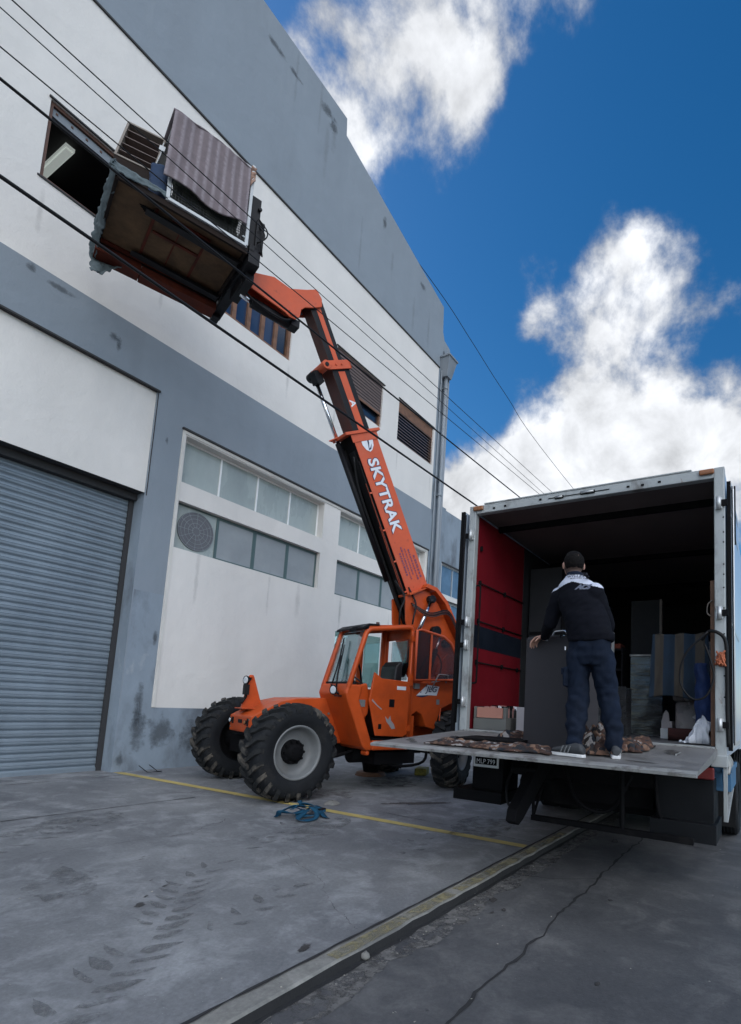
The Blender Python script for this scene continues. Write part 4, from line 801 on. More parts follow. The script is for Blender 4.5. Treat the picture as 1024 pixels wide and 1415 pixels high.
for k in range(4):
    o_ = .025*k
    mb.tube([(-2.55, .25+o_, 3.30-o_), (-2.9, .40, 3.15-o_), (-3.35, .39, 3.26-o_), (-3.62, .37, 2.98-o_), (-3.86, .38, 2.60-o_)], .012, n=6, sub=6, mi=k % 2)
mb.tube([(-2.6, .55, 2.0), (-2.75, .6, 2.30), (-2.95, .6, 2.36), (-3.12, .55, 2.2), (-3.15, .5, 2.0)], .016, n=6, sub=6)
mb.tube([(-2.55, .3, 2.7), (-2.5, .42, 3.0), (-2.62, .3, 3.3), (-2.5, .2, 3.6)], .018, n=6, sub=6); mb.tube([(-2.35, .2, 2.75), (-2.30, .26, 3.1), (-2.42, .2, 3.4), (-2.25, .1, 3.7)], .018, n=6, sub=6)
mb.tube([(-3.9, .2, 2.3), (-4.1, .3, 2.2), (-4.15, .3, 2.0)], .02, n=6, sub=5)
mb.build('hose', ['rubber', 'redbrown'], th)
# boom head (gooseneck)
mb = MB()
g = [(1.02,8.02),(.54,8.20),(.26,8.16),(-.02,8.31),(-.19,8.42),(-.30,8.30),(-.315,8.16),(-.17,8.06),(-.02,7.98),(.045,7.90),(.06,7.76),(.13,7.68),(.22,7.67),(.32,7.71),(.86,7.80),(1.02,7.84)]
for s in (1, -1): mb.prism(g, s*.15, s*.18, 'y')
mb.prism([(1.02,8.0),(.54,8.18),(.26,8.14),(-.18,8.40),(-.29,8.29),(-.25,8.28),(-.18,8.35),(.25,8.11),(.54,8.14),(1.0,7.97)], -.15, .15, 'y')
hd = mb.build('boom_head', 'orange_faded', th, bevel=.008)
mb = MB(); mb.cyl((.20, .15, 7.76), (.20, .215, 7.76), .05, n=16); mb.cyl((.20, -.2, 7.76), (.20, .2, 7.76), .03, n=12); mb.build('pin', 'orange_faded', hd)
mb = MB(); mb.cyl((.17, .0, 7.66), (.80, .0, 7.70), .085, n=18); mb.box((.02, -.10, 7.62), (.16, .10, 7.74)); mb.tube([(.0, .1, 7.9), (.3, .14, 7.6), (.8, .12, 7.66), (1.0, .1, 7.8)], .018, n=6, sub=5); mb.build('tilt_cylinder', 'black', th)
mb = MB(); mb.cyl((.78, .0, 7.70), (.98, 0, 7.74), .04, n=14); mb.build('tilt_rod', 'chrome', th)
# carriage and forks
mb = MB()
mb.box((1.02, -1.12, 8.02), (1.10, .62, 8.14)); mb.box((1.02, -1.12, 8.60), (1.10, .55, 8.70)); 
for y in (-1.05, -.6, .0): mb.box((1.03, y-.04, 8.14), (1.09, y+.04, 8.60))
mb.box((.97, .44, 8.02), (1.12, .56, 8.98)); mb.box((.90, .40, 8.10), (1.02, .60, 8.60)); mb.box((.93, .20, 7.84), (1.10, .62, 8.06)); mb.box((.93, -.25, 7.72), (1.06, .25, 8.30)); mb.box((.95, -1.12, 7.88), (1.10, .20, 8.00)); mb.box((.98, -1.16, 7.82), (1.10, -.95, 8.02)); mb.box((.92, .05, 7.70), (1.04, .40, 7.86)); mb.cyl((1.0, -1.14, 8.1), (1.0, .6, 8.1), .05, n=14)
for z in (8.80, 8.60, 8.4): mb.cyl((.99, .56, z), (.99, .60, z), .03, n=10)
mb.build('fork_carriage', 'black', th, bevel=.008)
for y in (-.62, .34):
    mb = MB(); mb.prism([(1.12,8.62),(1.16,8.62),(1.17,7.955),(2.35,7.945),(2.40,7.925),(1.17,7.89),(1.11,7.93)], y-.06, y+.06, 'y'); mb.build('fork', 'black', th, bevel=.004)
mb = MB(); mb.tube([(.98, .60, 8.5), (.92, .68, 8.35), (.95, .66, 8.2), (.9, .6, 8.05)], .012, n=6, sub=5); mb.tube([(1.0, .60, 8.62), (.88, .64, 8.48), (.90, .70, 8.30), (1.0, .62, 8.2)], .010, n=6, sub=5); mb.build('hose', 'rubber', th)

# ------------------------------------------------------------------ load on the forks
TM = Matrix.Translation(TH) @ Matrix.Rotation(TR, 4, 'Z')
def lempty(name, x, y, z, label, cat, rot=None):
    m = TM @ Matrix.Translation((x, y, z)); m = m @ rot if rot else m
    return empty(name, mat=m, label=label, cat=cat)
M['ply'] = mk('stained brown plywood', (.115, .070, .038), .8, spec=.2, var=.4, vs=3, dirt=((.035, .02, .013), 2.2, .48, .25, .85), dirt2=((.16, .11, .065), 5, .6, .1, .5))
M['redwood'] = mk('red brown batten', (.10, .022, .012), .75, spec=.2, var=.3, vs=5, dirt=((.03, .012, .010), 5, .5, .2, .6))
M['darkwood'] = mk('dark brown board', (.016, .010, .008), .75, spec=.15, var=.3, vs=5)
M['white_metal'] = mk('white enamel frame', (.50, .52, .53), .45, var=.08, dirt=((.2, .18, .16), 8, .62, .1, .6))
M['wire'] = mk('dark wire', (.03, .03, .03), .5)
pl = lempty('wooden_platform', 1.96, -.07, 7.99, 'brown wooden platform seen from below on the raised forks', 'pallet')
mb = MB(); mb.box((-.82, -.70, .0), (.80, .68, .02)); mb.build('deck', 'ply', pl)
mb = MB()
mb.box((-.84, .66, -.06), (.82, .70, .025)); mb.box((-.84, -.74, -.06), (.82, -.70, .08)); mb.box((-.84, -.70, -.05), (-.80, .66, .08)); mb.box((.80, -.70, -.05), (.84, .66, .08)); mb.build('side_board', 'darkwood', pl, bevel=.005)
mb = MB(); mb.box((-.30, -.60, -.022), (.25, -.555, -.001)); mb.box((-.34, .03, -.022), (.28, .075, -.001)); mb.box((-.38, .42, -.028), (.12, .50, -.001)); mb.box((-.355, -.6, -.018), (-.325, .5, -.001)); mb.box((.30, -.62, -.018), (.335, .5, -.001)); mb.box((-.02, -.55, -.012), (-.005, .42, -.001)); mb.box((-.80, -.70, -.03), (.8, -.63, -.002)); mb.box((.26, -.99, -.16), (.85, -.70, -.04)); mb.box((-.85, -.99, -.17), (.25, -.705, -.04)); mb.build('batten', 'redwood', pl)
mb = MB(); random.seed(2)
for k in range(9): x, y = .38+rnd(-.12, .10), .38+rnd(-.03, .03); mb.add(*[[ (x+rnd(-.03,.03)+dx, y+rnd(-.03,.03)+dy, -.003-.0006*k) for dx, dy in ((-.03,-.018),(.03,-.02),(.035,.018),(-.025,.02))], [(0,1,2,3)]])
mb.build('black_tape', 'blackmat', pl)
# blue blanket round the outer end
M['bluecloth'] = mk('pale blue moving blanket', (.10, .128, .138), .95, var=.25, vs=7, dirt=((.05, .07, .08), 6, .55, .15, .6), bump=.6, bs=90)
def cloth(name, fn, nx, ny, mat, parent=None, thick=.012, **kw):
    mb = MB(); mb.grid(nx, ny, fn); o = mb.build(name, mat, parent, solid=thick, **kw); return o
def nz3(x, y, z=0): return mnoise.noise(Vector((x, y, z)))
bk = lempty('moving_blanket', 2.82, -.1, 8.0, 'pale blue blanket hanging over the outer end of the raised platform', 'blanket')
cloth('cloth', lambda u, v: (.05*math.sin(v*pi)+.035*nz3(u*9, v*3)+.03*nz3(u*22, v*9)-.04*v, .78-u*1.66, .12-v*(.14+.16*u**2+.05*nz3(u*7, 0, 4))), 60, 16, 'bluecloth', bk)
cloth('cloth', lambda u, v: (.04-u*.66, .74+.03*nz3(u*9, v*3, 3)+.02*v, .12-v*(.16-.09*u+.04*nz3(u*8, 0, 8))), 30, 8, 'bluecloth', bk)
cloth('cloth', lambda u, v: (.05-u*.42-.06*v*(1-u)+.04*nz3(u*5,v*7,6), -.80-.07*nz3(u*5, v*4, 1)-.10*math.sin(v*pi), .0-v*(.46-.34*u*u+.05*nz3(u*9, 0, 2))), 24, 12, 'bluecloth', bk)
# white framed cage with wire mesh
cg = lempty('wire_cage', 1.66, .19, 8.04, 'white framed wire cage half hidden by the striped quilt on the raised platform', 'cage')
mb = MB()
for y in (.45, -.45):
    for a, b in (((-.50, y, 0), (.55, y, 0)), ((-.50, y, 1.25), (.55, y, 1.25)), ((-.50, y, 0), (-.50, y, 1.32)), ((.55, y, 0), (.55, y, 1.25))): mb.bar(a, b, .045, .045, (0, 1, 0))
    mb.bar((-.50, y, .12), (-.44, y, .12), .02, .02)
for x in (-.50, .55):
    for z in (0, 1.25): mb.bar((x, -.45, z), (x, .45, z), .04, .04)
mb.build('frame', 'white_metal', cg, bevel=.004)
mb = MB()
for k in range(26): x = -.46+k*.04; mb.bar((x, .44, .02), (x, .44, 1.23), .005, .005)
for k in range(30): z = .04+k*.04; mb.bar((-.48, .443, z), (.53, .443, z), .005, .005)
for k in range(20): y = -.42+k*.045; mb.bar((-.49, y, .02), (-.49, y, 1.23), .005, .005); mb.bar((-.48, y, .005), (.53, y, .005), .005, .005)
mb.build('wire_mesh', 'wire', cg)
M['greencloth'] = mk('dull green blanket', (.075, .085, .062), .95, var=.35, vs=6, bump=.5)
gb = lempty('folded_blanket', 1.66, .15, 8.10, 'dull green blanket bundled inside the white wire cage', 'blanket')
cloth('cloth', lambda u, v: (-.42+.9*u+.03*nz3(u*5, v*5), .30-.04*abs(nz3(u*8, v*2))*3, .0+v*.9+.03*nz3(u*6, v*6)), 30, 20, 'greencloth', gb)
# quilt
M['quilt'] = mk('striped quilt', (.150, .122, .130), .95, var=.16, vs=12, bump=.5, bs=70)
t = M['quilt'].node_tree; p_ = t.nodes['Principled BSDF']; co = N(t, 'ShaderNodeTexCoord'); sp = N(t, 'ShaderNodeSeparateXYZ'); lk(t, co.outputs['UV'], sp.inputs[0])
old = p_.inputs['Base Color'].links[0].from_socket
nzq = N(t, 'ShaderNodeTexNoise', i={'Scale': 26, 'Detail': 4}); lk(t, co.outputs['UV'], nzq.inputs['Vector'])
sx = math_(t, 'ADD', math_(t, 'MULTIPLY', sp.outputs[0], 58.0), math_(t, 'MULTIPLY', nzq.outputs[0], 1.3))
st = N(t, 'ShaderNodeMapRange', i={'From Min': -.1, 'From Max': 1.1}); lk(t, math_(t, 'SINE', sx), st.inputs[0])
st3 = math_(t, 'MULTIPLY', st.outputs[0], math_(t, 'ADD', math_(t, 'MULTIPLY', nzq.outputs[0], 1.2), -.12))
mq = N(t, 'ShaderNodeMixRGB', i={'Color2': (.31, .275, .30, 1)}); lk(t, st3, mq.inputs['Fac']); lk(t, old, mq.inputs['Color1']); lk(t, mq.outputs[0], p_.inputs['Base Color'])
qb = lempty('striped_quilt', 1.72, .62, 8.20, 'pinkish grey striped quilt draped over the white wire cage on the forks', 'quilt')
def qf(u, v):
    x = .55-u*1.06; top = 1.13+.05*math.sin(u*pi)-.09*u; bot = .04+.05*math.sin(u*7+.5)*u-.02*nz3(u*4, 0, 7)+.03*(1-u)
    z = top+(bot-top)*v; return (x+.05*(v-.3)*(1-u)*2*.5, .06+.05*v+.03*nz3(u*5, v*2)+.0015*math.sin(u*58)+(.10*max(0, v-.8)*math.sin(u*9)), z)
mb = MB(); mb.grid(90, 50, qf); qo = mb.build('cloth', 'quilt', qb, solid=.018)
def add_uv(o, nx, ny):
    me = o.data; uv = me.uv_layers.new(name='UVMap')
    for l in me.loops:
        i = l.vertex_index; uv.data[l.index].uv = ((i % (nx+1))/nx, (i//(nx+1))/ny)
add_uv(qo, 90, 50)
M['peach'] = mk('peach cloth', (.32, .20, .15), .95, var=.25, vs=9)
mb = MB(); mb.grid(40, 14, lambda u, v: (.55-u*1.06, .07-v*.75, 1.14+.04*math.sin(u*pi)-.09*u+.02*nz3(u*6, v*4)-.03*v)); qt = mb.build('cloth', 'quilt', qb, solid=.018); add_uv(qt, 40, 14)
mb = MB(); mb.grid(8, 16, lambda u, v: (-.52-u*.07+.015*nz3(u*4, v*9), .05+.04*nz3(v*6, u), 1.12-v*.35*(1-u*.4))); mb.build('lining', 'peach', qb, solid=.012)
# tilted slatted rack on a dark cabinet
cb_ = empty('dark_cabinet', mat=Matrix.Translation((3.115, 7.61, 8.105)) @ Matrix.Rotation(-.59, 4, 'Z'), label='dark brown cabinet under the slatted rack at the outer end of the platform', cat='cabinet')
mb = MB(); mb.box((-.01, -.0, 0), (.47, .36, .56)); mb.build('body', 'darkwood', cb_, bevel=.006)
mb = MB(); mb.box((.02, -.006, .04), (.44, -.001, .53)); mb.build('door', 'darkwood', cb_)
rk = empty('slatted_rack', mat=Matrix.Translation((3.10, 7.61, 8.67)) @ Matrix.Rotation(-.59, 4, 'Z') @ Matrix.Rotation(-.25, 4, 'X') @ Matrix.Rotation(.09, 4, 'Y'), label='small pale edged slatted rack tilted on top of the dark cabinet on the forks', cat='rack')
M['palewood'] = mk('pale worn wood edge', (.20, .17, .145), .7, var=.2, vs=9, dirt=((.08, .06, .05), 9, .58, .15, .6))
mb = MB(); w_, h_, d_2 = .48, .77, .32
for a, b in (((0, 0, 0), (.028, d_2, h_)), ((w_-.028, 0, 0), (w_, d_2, h_)), ((.028, 0, 0), (w_-.028, d_2, .028)), ((.028, 0, h_-.028), (w_-.028, d_2, h_))): mb.box(a, b)
mb.build('frame', 'palewood', rk, bevel=.003)
mb = MB(); mb.box((.028, d_2-.012, .028), (w_-.028, d_2-.002, h_-.028)); mb.build('back_panel', 'darkwood', rk)
mb = MB()
for k in range(1, 5): mb.box((.028, .02, k*h_/5), (w_-.028, d_2-.02, k*h_/5+.012))
mb.build('shelf', 'slat', rk)
mb = MB(); mb.tube([(w_-.01, -.01, .05), (w_, -.01, .40), (w_-.01, -.012, .66)], .008, n=6); mb.box((w_-.04, -.02, .48), (w_+.03, .02, .58)); mb.build('clamp', 'white_metal', rk)
M['navycloth'] = mk('navy cloth', (.02, .04, .085), .95, var=.3)
bb = lempty('blue_cloth', 2.30, .50, 8.06, 'dark blue cloth stuffed between the cabinet and the striped quilt', 'cloth')
mb = MB(); mb.grid(12, 18, lambda u, v: (.12-u*.26+.02*nz3(u*4, v*5), .10*math.sin(u*pi)+.02*nz3(u*6, v*7), .45-v*.48)); mb.build('fold', 'navycloth', bb, solid=.015)

# ------------------------------------------------------------------ the box truck (seen from behind)
XR, YL, YR, ZT, ZS = 5.6, 3.24, .37, 3.97, 1.235
tk = empty('box_truck', (XR, 1.8, RZ), 0, 'box truck with open rear, red inner wall and lowered tail lift', 'truck')
M['post'] = mk('chipped pale grey truck frame', (.36, .38, .38), .5, .1, var=.10, vs=3, streak=.5, dirt=((.11, .10, .09), 4, .52, .12, .75), dirt2=((.14, .07, .045), 11, .62, .06, .75))
M['redwall'] = mk('dark red inner panel', (.145, .006, .012), .6, spec=.2, var=.15, vs=2, dirt=((.06, .006, .009), 1.5, .55, .2, .6))
M['navywall'] = mk('navy band', (.009, .013, .022), .6, spec=.2, var=.2)
M['greywall'] = mk('grey inner panel', (.028, .029, .032), .7, spec=.2, var=.2)
M['ceil'] = mk('dusty brown ceiling', (.12, .095, .088), .8, var=.2, vs=1.5)
M['floor'] = mk('worn grey bed floor', (.10, .10, .105), .7, var=.25, vs=3, dirt=((.05, .048, .046), 3, .5, .2, .6))
M['deckal'] = mk('worn aluminium platform', (.20, .195, .19), .55, .25, var=.18, vs=3, dirt=((.09, .085, .08), 3, .50, .15, .7), dirt2=((.33, .33, .33), 9, .62, .08, .6), bump=.25)
M['deckedge'] = mk('bright platform edge', (.33, .33, .32), .5, .3, var=.2, vs=6, dirt=((.12, .11, .10), 8, .5, .1, .7))
M['doorblue'] = mk('pale blue white panel', (.45, .52, .60), .35, var=.06, vs=1, streak=.4, dirt=((.28, .33, .38), 1.2, .55, .2, .5), coat=.3)
M['chassis'] = mk('dirty black chassis', (.006, .006, .007), .8, spec=.12, var=.3, vs=4, dirt=((.020, .019, .018), 4, .55, .15, .7))
M['toolblue'] = mk('blue toolbox paint', (.045, .14, .26), .5, var=.2, vs=4, dirt=((.03, .05, .07), 4, .55, .2, .6))
def tb(mb, name, mats, parent=None, **kw): return mb.build(name, mats, parent or tk, world=True, **kw)
mb = MB()
mb.box((XR, YL-.095, ZS-.06), (XR+.09, YL, ZT)); mb.box((XR, YR, 1.06), (XR+.10, YR+.095, ZT)); mb.box((XR+.001, YR+.095, ZT-.105), (XR+.09, YL-.095, ZT)); mb.box((XR+.002, YR+.095, ZS-.11), (XR+.09, YL-.095, ZS-.004))
mb.box((XR-.005, YR+.3, ZT-.0), (XR+.3, YL-.2, ZT+.02)); mb.box((XR-.012, YR-.01, 1.05), (XR+.11, YR+.13, 1.16)); mb.prism([(YR+.095, 1.10), (YR+.27, 1.10), (YR+.095, 1.22)], XR-.004, XR+.05, 'x')
tb(mb, 'rear_frame', 'post', bevel=.008)
for y, s in ((YL-.05, 1), (YR+.05, -1)):
    for z in (3.59, 2.51, 2.23 if s > 0 else 2.50, 1.55 if s > 0 else 1.44):
        if s < 0 and z == 2.51: continue
        mb = MB(); mb.box((XR-.02, y-.03, z-.055), (XR-.001, y+.03, z+.055)); mb.cyl((XR-.035, y-.0, z-.06), (XR-.035, y-.0, z+.06), .022, n=12); mb.box((XR-.03, y+s*.02, z-.03), (XR-.0, y+s*.075, z+.03), 1); tb(mb, 'hinge', ['alu', 'chassis'])
for y, z in ((2.9, 3.905), (2.75, 3.91), (2.3, 3.92), (.98, 3.91), (1.15, 3.905), (1.30, 3.91), (.60, 3.2)):
    if z > 3.5: mb = MB(); mb.box((XR-.006, y-.015, z-.01), (XR, y+.015, z+.01), 1); tb(mb, 'rivet', ['alu', 'chassis'])
mb = MB()
mb.box((XR-.010, 2.02, 3.895), (XR, 2.12, 3.93), 1); mb.cyl((XR-.018, 2.03, 3.912), (XR-.018, 2.11, 3.912), .010, n=8); mb.box((XR-.012, 1.66, 3.90), (XR, 1.82, 3.935), 1); mb.cyl((XR-.02, 1.67, 3.918), (XR-.02, 1.81, 3.918), .011, n=8); mb.box((XR-.006, 1.5, 3.912), (XR, 2.2, 3.920), 1)
tb(mb, 'door_catch', ['alu', 'chassis'])
for k, z in enumerate((3.45, 3.2, 2.98, 2.88, 2.75, 2.55, 2.3, 1.9, 1.7, 3.3, 2.1)): mb = MB(); mb.cyl((XR-.004, YR+.012, z), (XR, YR+.012, z), .008, n=8, mi=1); tb(mb, 'rivet', ['alu', 'chassis'])

mb = MB(); mb.box((XR+.09, YL-.08, ZS), (7.14, YL-.06, ZT-.1), 0); mb.box((XR+.088, YL-.0815, 2.22), (7.14, YL-.0795, 2.50), 1); mb.box((7.14, YL-.085, ZS), (12.4, YL-.06, ZT-.1), 2)
tb(mb, 'inner_wall', ['redwall', 'navywall', 'greywall'])
mb = MB(); mb.box((XR+.09, YL-.06, ZS-.1), (12.5, YL-.002, ZT-.01), 0); mb.box((XR+.10, YR+.004, ZS-.1), (12.5, YR+.06, ZT-.01), 0); mb.box((12.4, YR, ZS-.1), (12.5, YL, ZT-.01), 1); tb(mb, 'side_panel', ['doorblue', 'greywall'])
mb = MB(); mb.box((XR+.09, YR+.06, ZT-.06), (12.4, YL-.061, ZT-.012)); mb.box((6.26, YR+.06, ZT-.13), (6.32, YL-.082, ZT-.062), 1); mb.box((8.2, YR+.06, ZT-.13), (8.26, YL-.082, ZT-.062), 1); mb.box((10.2, YR+.06, ZT-.13), (10.26, YL-.082, ZT-.062), 1); tb(mb, 'ceiling', ['ceil', 'chassis'])
mb = MB(); mb.box((XR+.09, YR+.06, ZS-.06), (12.4, YL-.061, ZS-.002)); tb(mb, 'bed_floor', 'floor')
mb = MB(); yy = YL-.10
for z, xs_ in ((3.47, (5.78,)), (3.03, (5.78, 6.5)), (2.55, (5.78, 6.5)), (2.04, (5.78, 6.5, 7.0))):
    for x in xs_: mb.box((x-.012, yy-.012, z-.03), (x+.012, YL-.081, z+.03))
    if len(xs_) > 1: mb.cyl((5.78, yy, z), (7.12, yy, z), .009, n=8)
mb.tube(roundpath([(5.70, YL-.081, 2.98), (5.70, YL-.15, 2.98), (5.70, YL-.15, 1.78), (5.70, YL-.081, 1.78)], .03), .011, n=8)
tb(mb, 'lashing_rail', 'chassis')
# open doors folded back along the sides
mb = MB(); mb.box((XR-.03, YL+.05, 1.20), (7.0, YL+.09, 3.90)); mb.box((XR-.035, YL+.045, 1.20), (XR-.01, YL+.095, 3.90), 1); mb.cyl((XR-.04, YL+.03, 1.3), (XR-.04, YL+.03, 3.85), .014, n=8, mi=1); tb(mb, 'cargo_door', ['doorblue', 'chassis'])
mb = MB(); mb.box((XR+.14, YR-.045, 1.24), (7.0, YR-.012, 3.84), 0)
mb.box((XR+.125, YR-.048, 1.20), (XR+.139, YR-.010, 3.86), 1); mb.box((XR+.14, YR-.050, 3.80), (7.0, YR-.0455, 3.86), 2); mb.box((XR+.14, YR-.050, 1.22), (7.0, YR-.0455, 1.27), 2); mb.box((XR+.14, YR-.0495, 2.40), (7.0, YR-.0455, 2.425), 2); mb.box((XR+.14, YR-.0495, 3.50), (7.0, YR-.0455, 3.53), 2)
mb.cyl((XR+.30, YR-.058, 1.25), (XR+.30, YR-.058, 3.84), .010, n=10, mi=2); mb.cyl((XR+.22, YR-.053, 1.25), (XR+.22, YR-.053, 3.84), .007, n=10, mi=1)
mb.box((XR+.62, YR-.065, 3.35), (XR+.65, YR-.048, 4.0), 1)
tb(mb, 'cargo_door', ['doorblue', 'chassis', 'alu'], bevel=.004)
# marker lights
for y, z in ((3.11, 3.925), (.53, 3.93)):
    mb = MB(); mb.box((XR-.03, y-.07, z-.028), (XR-.001, y+.07, z+.028)); tb(mb, 'marker_light', 'amber', bevel=.018, segs=3)
mb = MB(); mb.box((XR-.05, YR+.10, .93), (XR-.005, YR+.31, 1.04)); tb(mb, 'tail_light', 'redlens', bevel=.012)
# tail lift platform
def pz(x): return 1.13+(x-3.95)*.0515
mb = MB(); y0, y1 = YR+.075, YL-.03
mb.prism([(3.95, 1.112), (3.98, 1.130), (XR-.01, pz(XR)+.0), (XR-.01, pz(XR)-.06), (5.0, 1.115), (3.97, 1.100)], y0, y1, 'y', 0)
tb(mb, 'lift_platform', 'deckal')
mb = MB()
mb.prism([(3.945, 1.098), (3.94, 1.12), (3.99, 1.1335), (4.03, 1.1365), (4.03, 1.09)], y0-.002, y1+.002, 'y', 0)
mb.box((XR-.05, y0+.05, pz(XR)-.0), (XR+.02, y1-.05, pz(XR)+.012), 0)
mb.box((4.8, y0+.25, pz(4.8)+.0005), (5.5, y0+.255, pz(4.9)+.012), 0)
tb(mb, 'platform_edge', 'deckedge')
M['scuff'] = mk('dark scuff', (.06, .055, .05), .7, alpha_noise=(.66, .2, 8), radial=.7)
mb = MB()
for q in ((4.25, .85, .22, .05, 1.5), (4.6, 2.7, .4, .1, .3), (5.0, .75, .3, .08, .2), (4.3, 3.0, .3, .08, .8)):
    v, f = blobpoly(*q, q[0]); mb.add([(x, y, pz(x)+.003) for x, y, z in v], f)
radial_uv(tb(mb, 'scuff_mark', 'scuff'))
# underside
mb = MB()
mb.box((XR+.03, YR+.3, .92), (12.4, YR+.38, 1.12)); mb.box((5.7, 1.28, .72), (13.0, 1.38, 1.12)); mb.box((5.7, 2.10, .72), (13.0, 2.20, 1.12))
for x in (5.75, 7.0, 8.6, 10.0): mb.box((x, .5, 1.02), (x+.08, 3.1, 1.17))
mb.box((5.62, 1.0, .78), (5.74, 2.7, .96)); mb.box((6.0, .9, .45), (7.3, 2.3, .98)); mb.box((5.8, 1.05, .55), (6.0, 1.9, .85)); mb.cyl((6.1, 2.45, .62), (7.2, 2.45, .62), .2, n=20); mb.box((7.5, .95, .22), (9.8, 2.65, .7)); mb.cyl((5.9, 1.5, .8), (5.9, 2.0, .8), .10, n=18); mb.box((7.6, 1.4, .35), (9.6, 2.1, .75)); mb.cyl((8.5, .5, .42), (8.5, 3.1, .42), .14, n=18); mb.cyl((8.5, 1.75, .42), (8.2, 1.75, .42), .24, .12, n=20)
mb.box((5.31, .62, .37), (5.37, 2.17, .425)); mb.cyl((5.34, 2.15, .40), (5.34, 2.19, 1.1), .018, n=8); mb.cyl((5.34, 1.25, .40), (5.5, 1.3, 1.1), .025, n=8); mb.cyl((5.34, 2.16, .39), (5.6, 2.16, .7), .015, n=8)
mb.tube([(5.5, 1.9, .95), (5.4, 1.7, .6), (5.45, 1.4, .55), (5.5, 1.2, .9)], .02, sub=5); mb.tube([(5.6, 1.0, .95), (5.5, .95, .6), (5.7, .9, .4)], .02, sub=5)
tb(mb, 'chassis', 'chassis', bevel=.004)
for y in (1.87,):
    mb = MB(); mb.prism([(5.35, 1.10), (5.25, 1.12), (4.55, .60), (4.52, .50), (4.60, .46), (4.70, .50), (5.45, .95)], 1.99, 2.09, 'y'); mb.prism([(5.35,1.10),(5.25,1.12),(4.95,.95),(5.05,.88)], 2.10, 2.26, 'y'); mb.box((4.95, 2.0, .86), (5.05, 2.26, .93))
    tb(mb, 'lift_arm', 'chassis', bevel=.006)
mb = MB(); mb.cyl((4.95, 2.74, 1.12), (5.3, 2.62, .78), .022, n=10); mb.cyl((4.85, 2.20, 1.1), (5.2, 2.2, .9), .02, n=8); tb(mb, 'lift_rod', 'alu')
mb = MB(); mb.tube([(5.0, 2.24, .95), (4.85, 2.24, .74), (4.80, 2.18, .58), (4.85, 2.08, .60), (4.9, 2.05, .72)], .014, n=6, sub=6); tb(mb, 'hose', 'rubber')
mb = MB(); mb.box((4.92, 2.32, .66), (5.30, 2.66, 1.10)); mb.box((4.82, 2.28, .57), (5.30, 2.82, .68)); tb(mb, 'lamp_housing', 'blackmat', bevel=.006)
mb = MB(); mb.box((4.905, 2.365, .90), (4.917, 2.645, 1.02)); mb.box((4.902, 2.385, .925), (4.905, 2.625, .998), 1); tb(mb, 'plate_base', ['alu', 'blackmat'])
pb = [o for o in COL.objects if o.name.startswith('plate_base')][0]; pb.name = 'number_plate'
mb = MB(); text_on(mb, 'MLP 799', .205, .046, (4.9005, 2.608, .935), (0, -1, 0), (0, 0, 1), bold=-.005); pt = mb.build('lettering', 'sticker', tk, world=True); pt.parent = pb; 
# checker plate step box and guard
M['checker'] = mk('black checker plate', (.008, .009, .011), .6, 0, spec=.2, var=.2, vs=5)
mb = MB(); mb.box((5.62, YR+.11, .42), (6.1, YR+.62, .92)); mb.box((5.50, YR+.08, .36), (6.1, YR+.66, .53))
for i in range(13):
    for j in range(11):
        c = (5.613, YR+.13+i*.038, .56+j*.033); s_ = .013; k = 1 if (i+j) % 2 else -1
        mb.add([(c[0], c[1]-s_, c[2]-s_*k), (c[0], c[1]+s_, c[2]+s_*k), (c[0], c[1]+s_+.004, c[2]+s_*k-.004*k), (c[0], c[1]-s_+.004, c[2]-s_*k-.004*k)], [(0,1,2,3)], 0)
tb(mb, 'step_box', 'checker', bevel=.003)
mb = MB(); mb.box((5.9, YR-.02, .80), (6.7, YR+.30, 1.03)); mb.box((5.88, YR-.03, .985), (6.72, YR+.31, 1.035)); mb.tube([(5.86, YR+.05, 1.02), (5.84, YR+.04, .9), (5.87, YR+.03, .84)], .012, sub=4); tb(mb, 'tool_box', 'toolblue', bevel=.01)
mb = MB(); mb.bar((5.63, YR+.01, 1.06), (5.63, YR+.01, .56), .035, .035, (0, 1, 0)); mb.bar((5.63, YR+.01, .57), (6.5, YR+.01, .78), .03, .04, (0, 1, 0)); mb.bar((6.5, YR+.01, .78), (6.5, YR+.01, 1.06), .03, .03, (0, 1, 0)); tb(mb, 'side_guard', 'post', bevel=.003)
mb = MB()
for k in range(5): mb.tube([(5.75+.08*k, YR+.02, 1.15), (5.76+.09*k, YR-.01, 1.05+.02*math.sin(k*2)), (5.74+.1*k, YR, .98)], .018, sub=4)
tb(mb, 'bracket', 'deckedge')
# truck wheels
def twheel(x, y, s):
    w = empty('wheel', (0, 0, 0)); w.parent = tk; w.location = Vector((x, y, RZ+.498))-tk.location
    mb = MB(); mb.lathe([(-.12,.28),(-.14,.36),(-.135,.45),(-.11,.49),(.11,.49),(.135,.45),(.14,.36),(.12,.28)], 40)
    for k in range(5):
        yy = -.085+k*.0425; mb.lathe([(yy-.012,.491),(yy-.010,.50),(yy+.010,.50),(yy+.012,.491)], 40)
    mb.build('tyre', 'tyre', w)
    mb = MB(); mb.lathe([(s*.11,.285),(s*.09,.26),(s*.02,.22),(s*.02,.12),(s*.06,.10),(s*.06,0)], 32); mb.build('rim', 'rim', w)
for x in (8.5, 11.8):
    for y, s in ((YR+.17, -1), (YR+.47, -1), (YL-.47, 1), (YL-.17, 1)): twheel(x, y, s)
for a, b in ((YR+.04, YR+.62), (YL-.62, YL-.04)): mb = MB(); mb.box((7.75, a, .15), (7.77, b, .95)); tb(mb, 'mudflap', 'rubber')
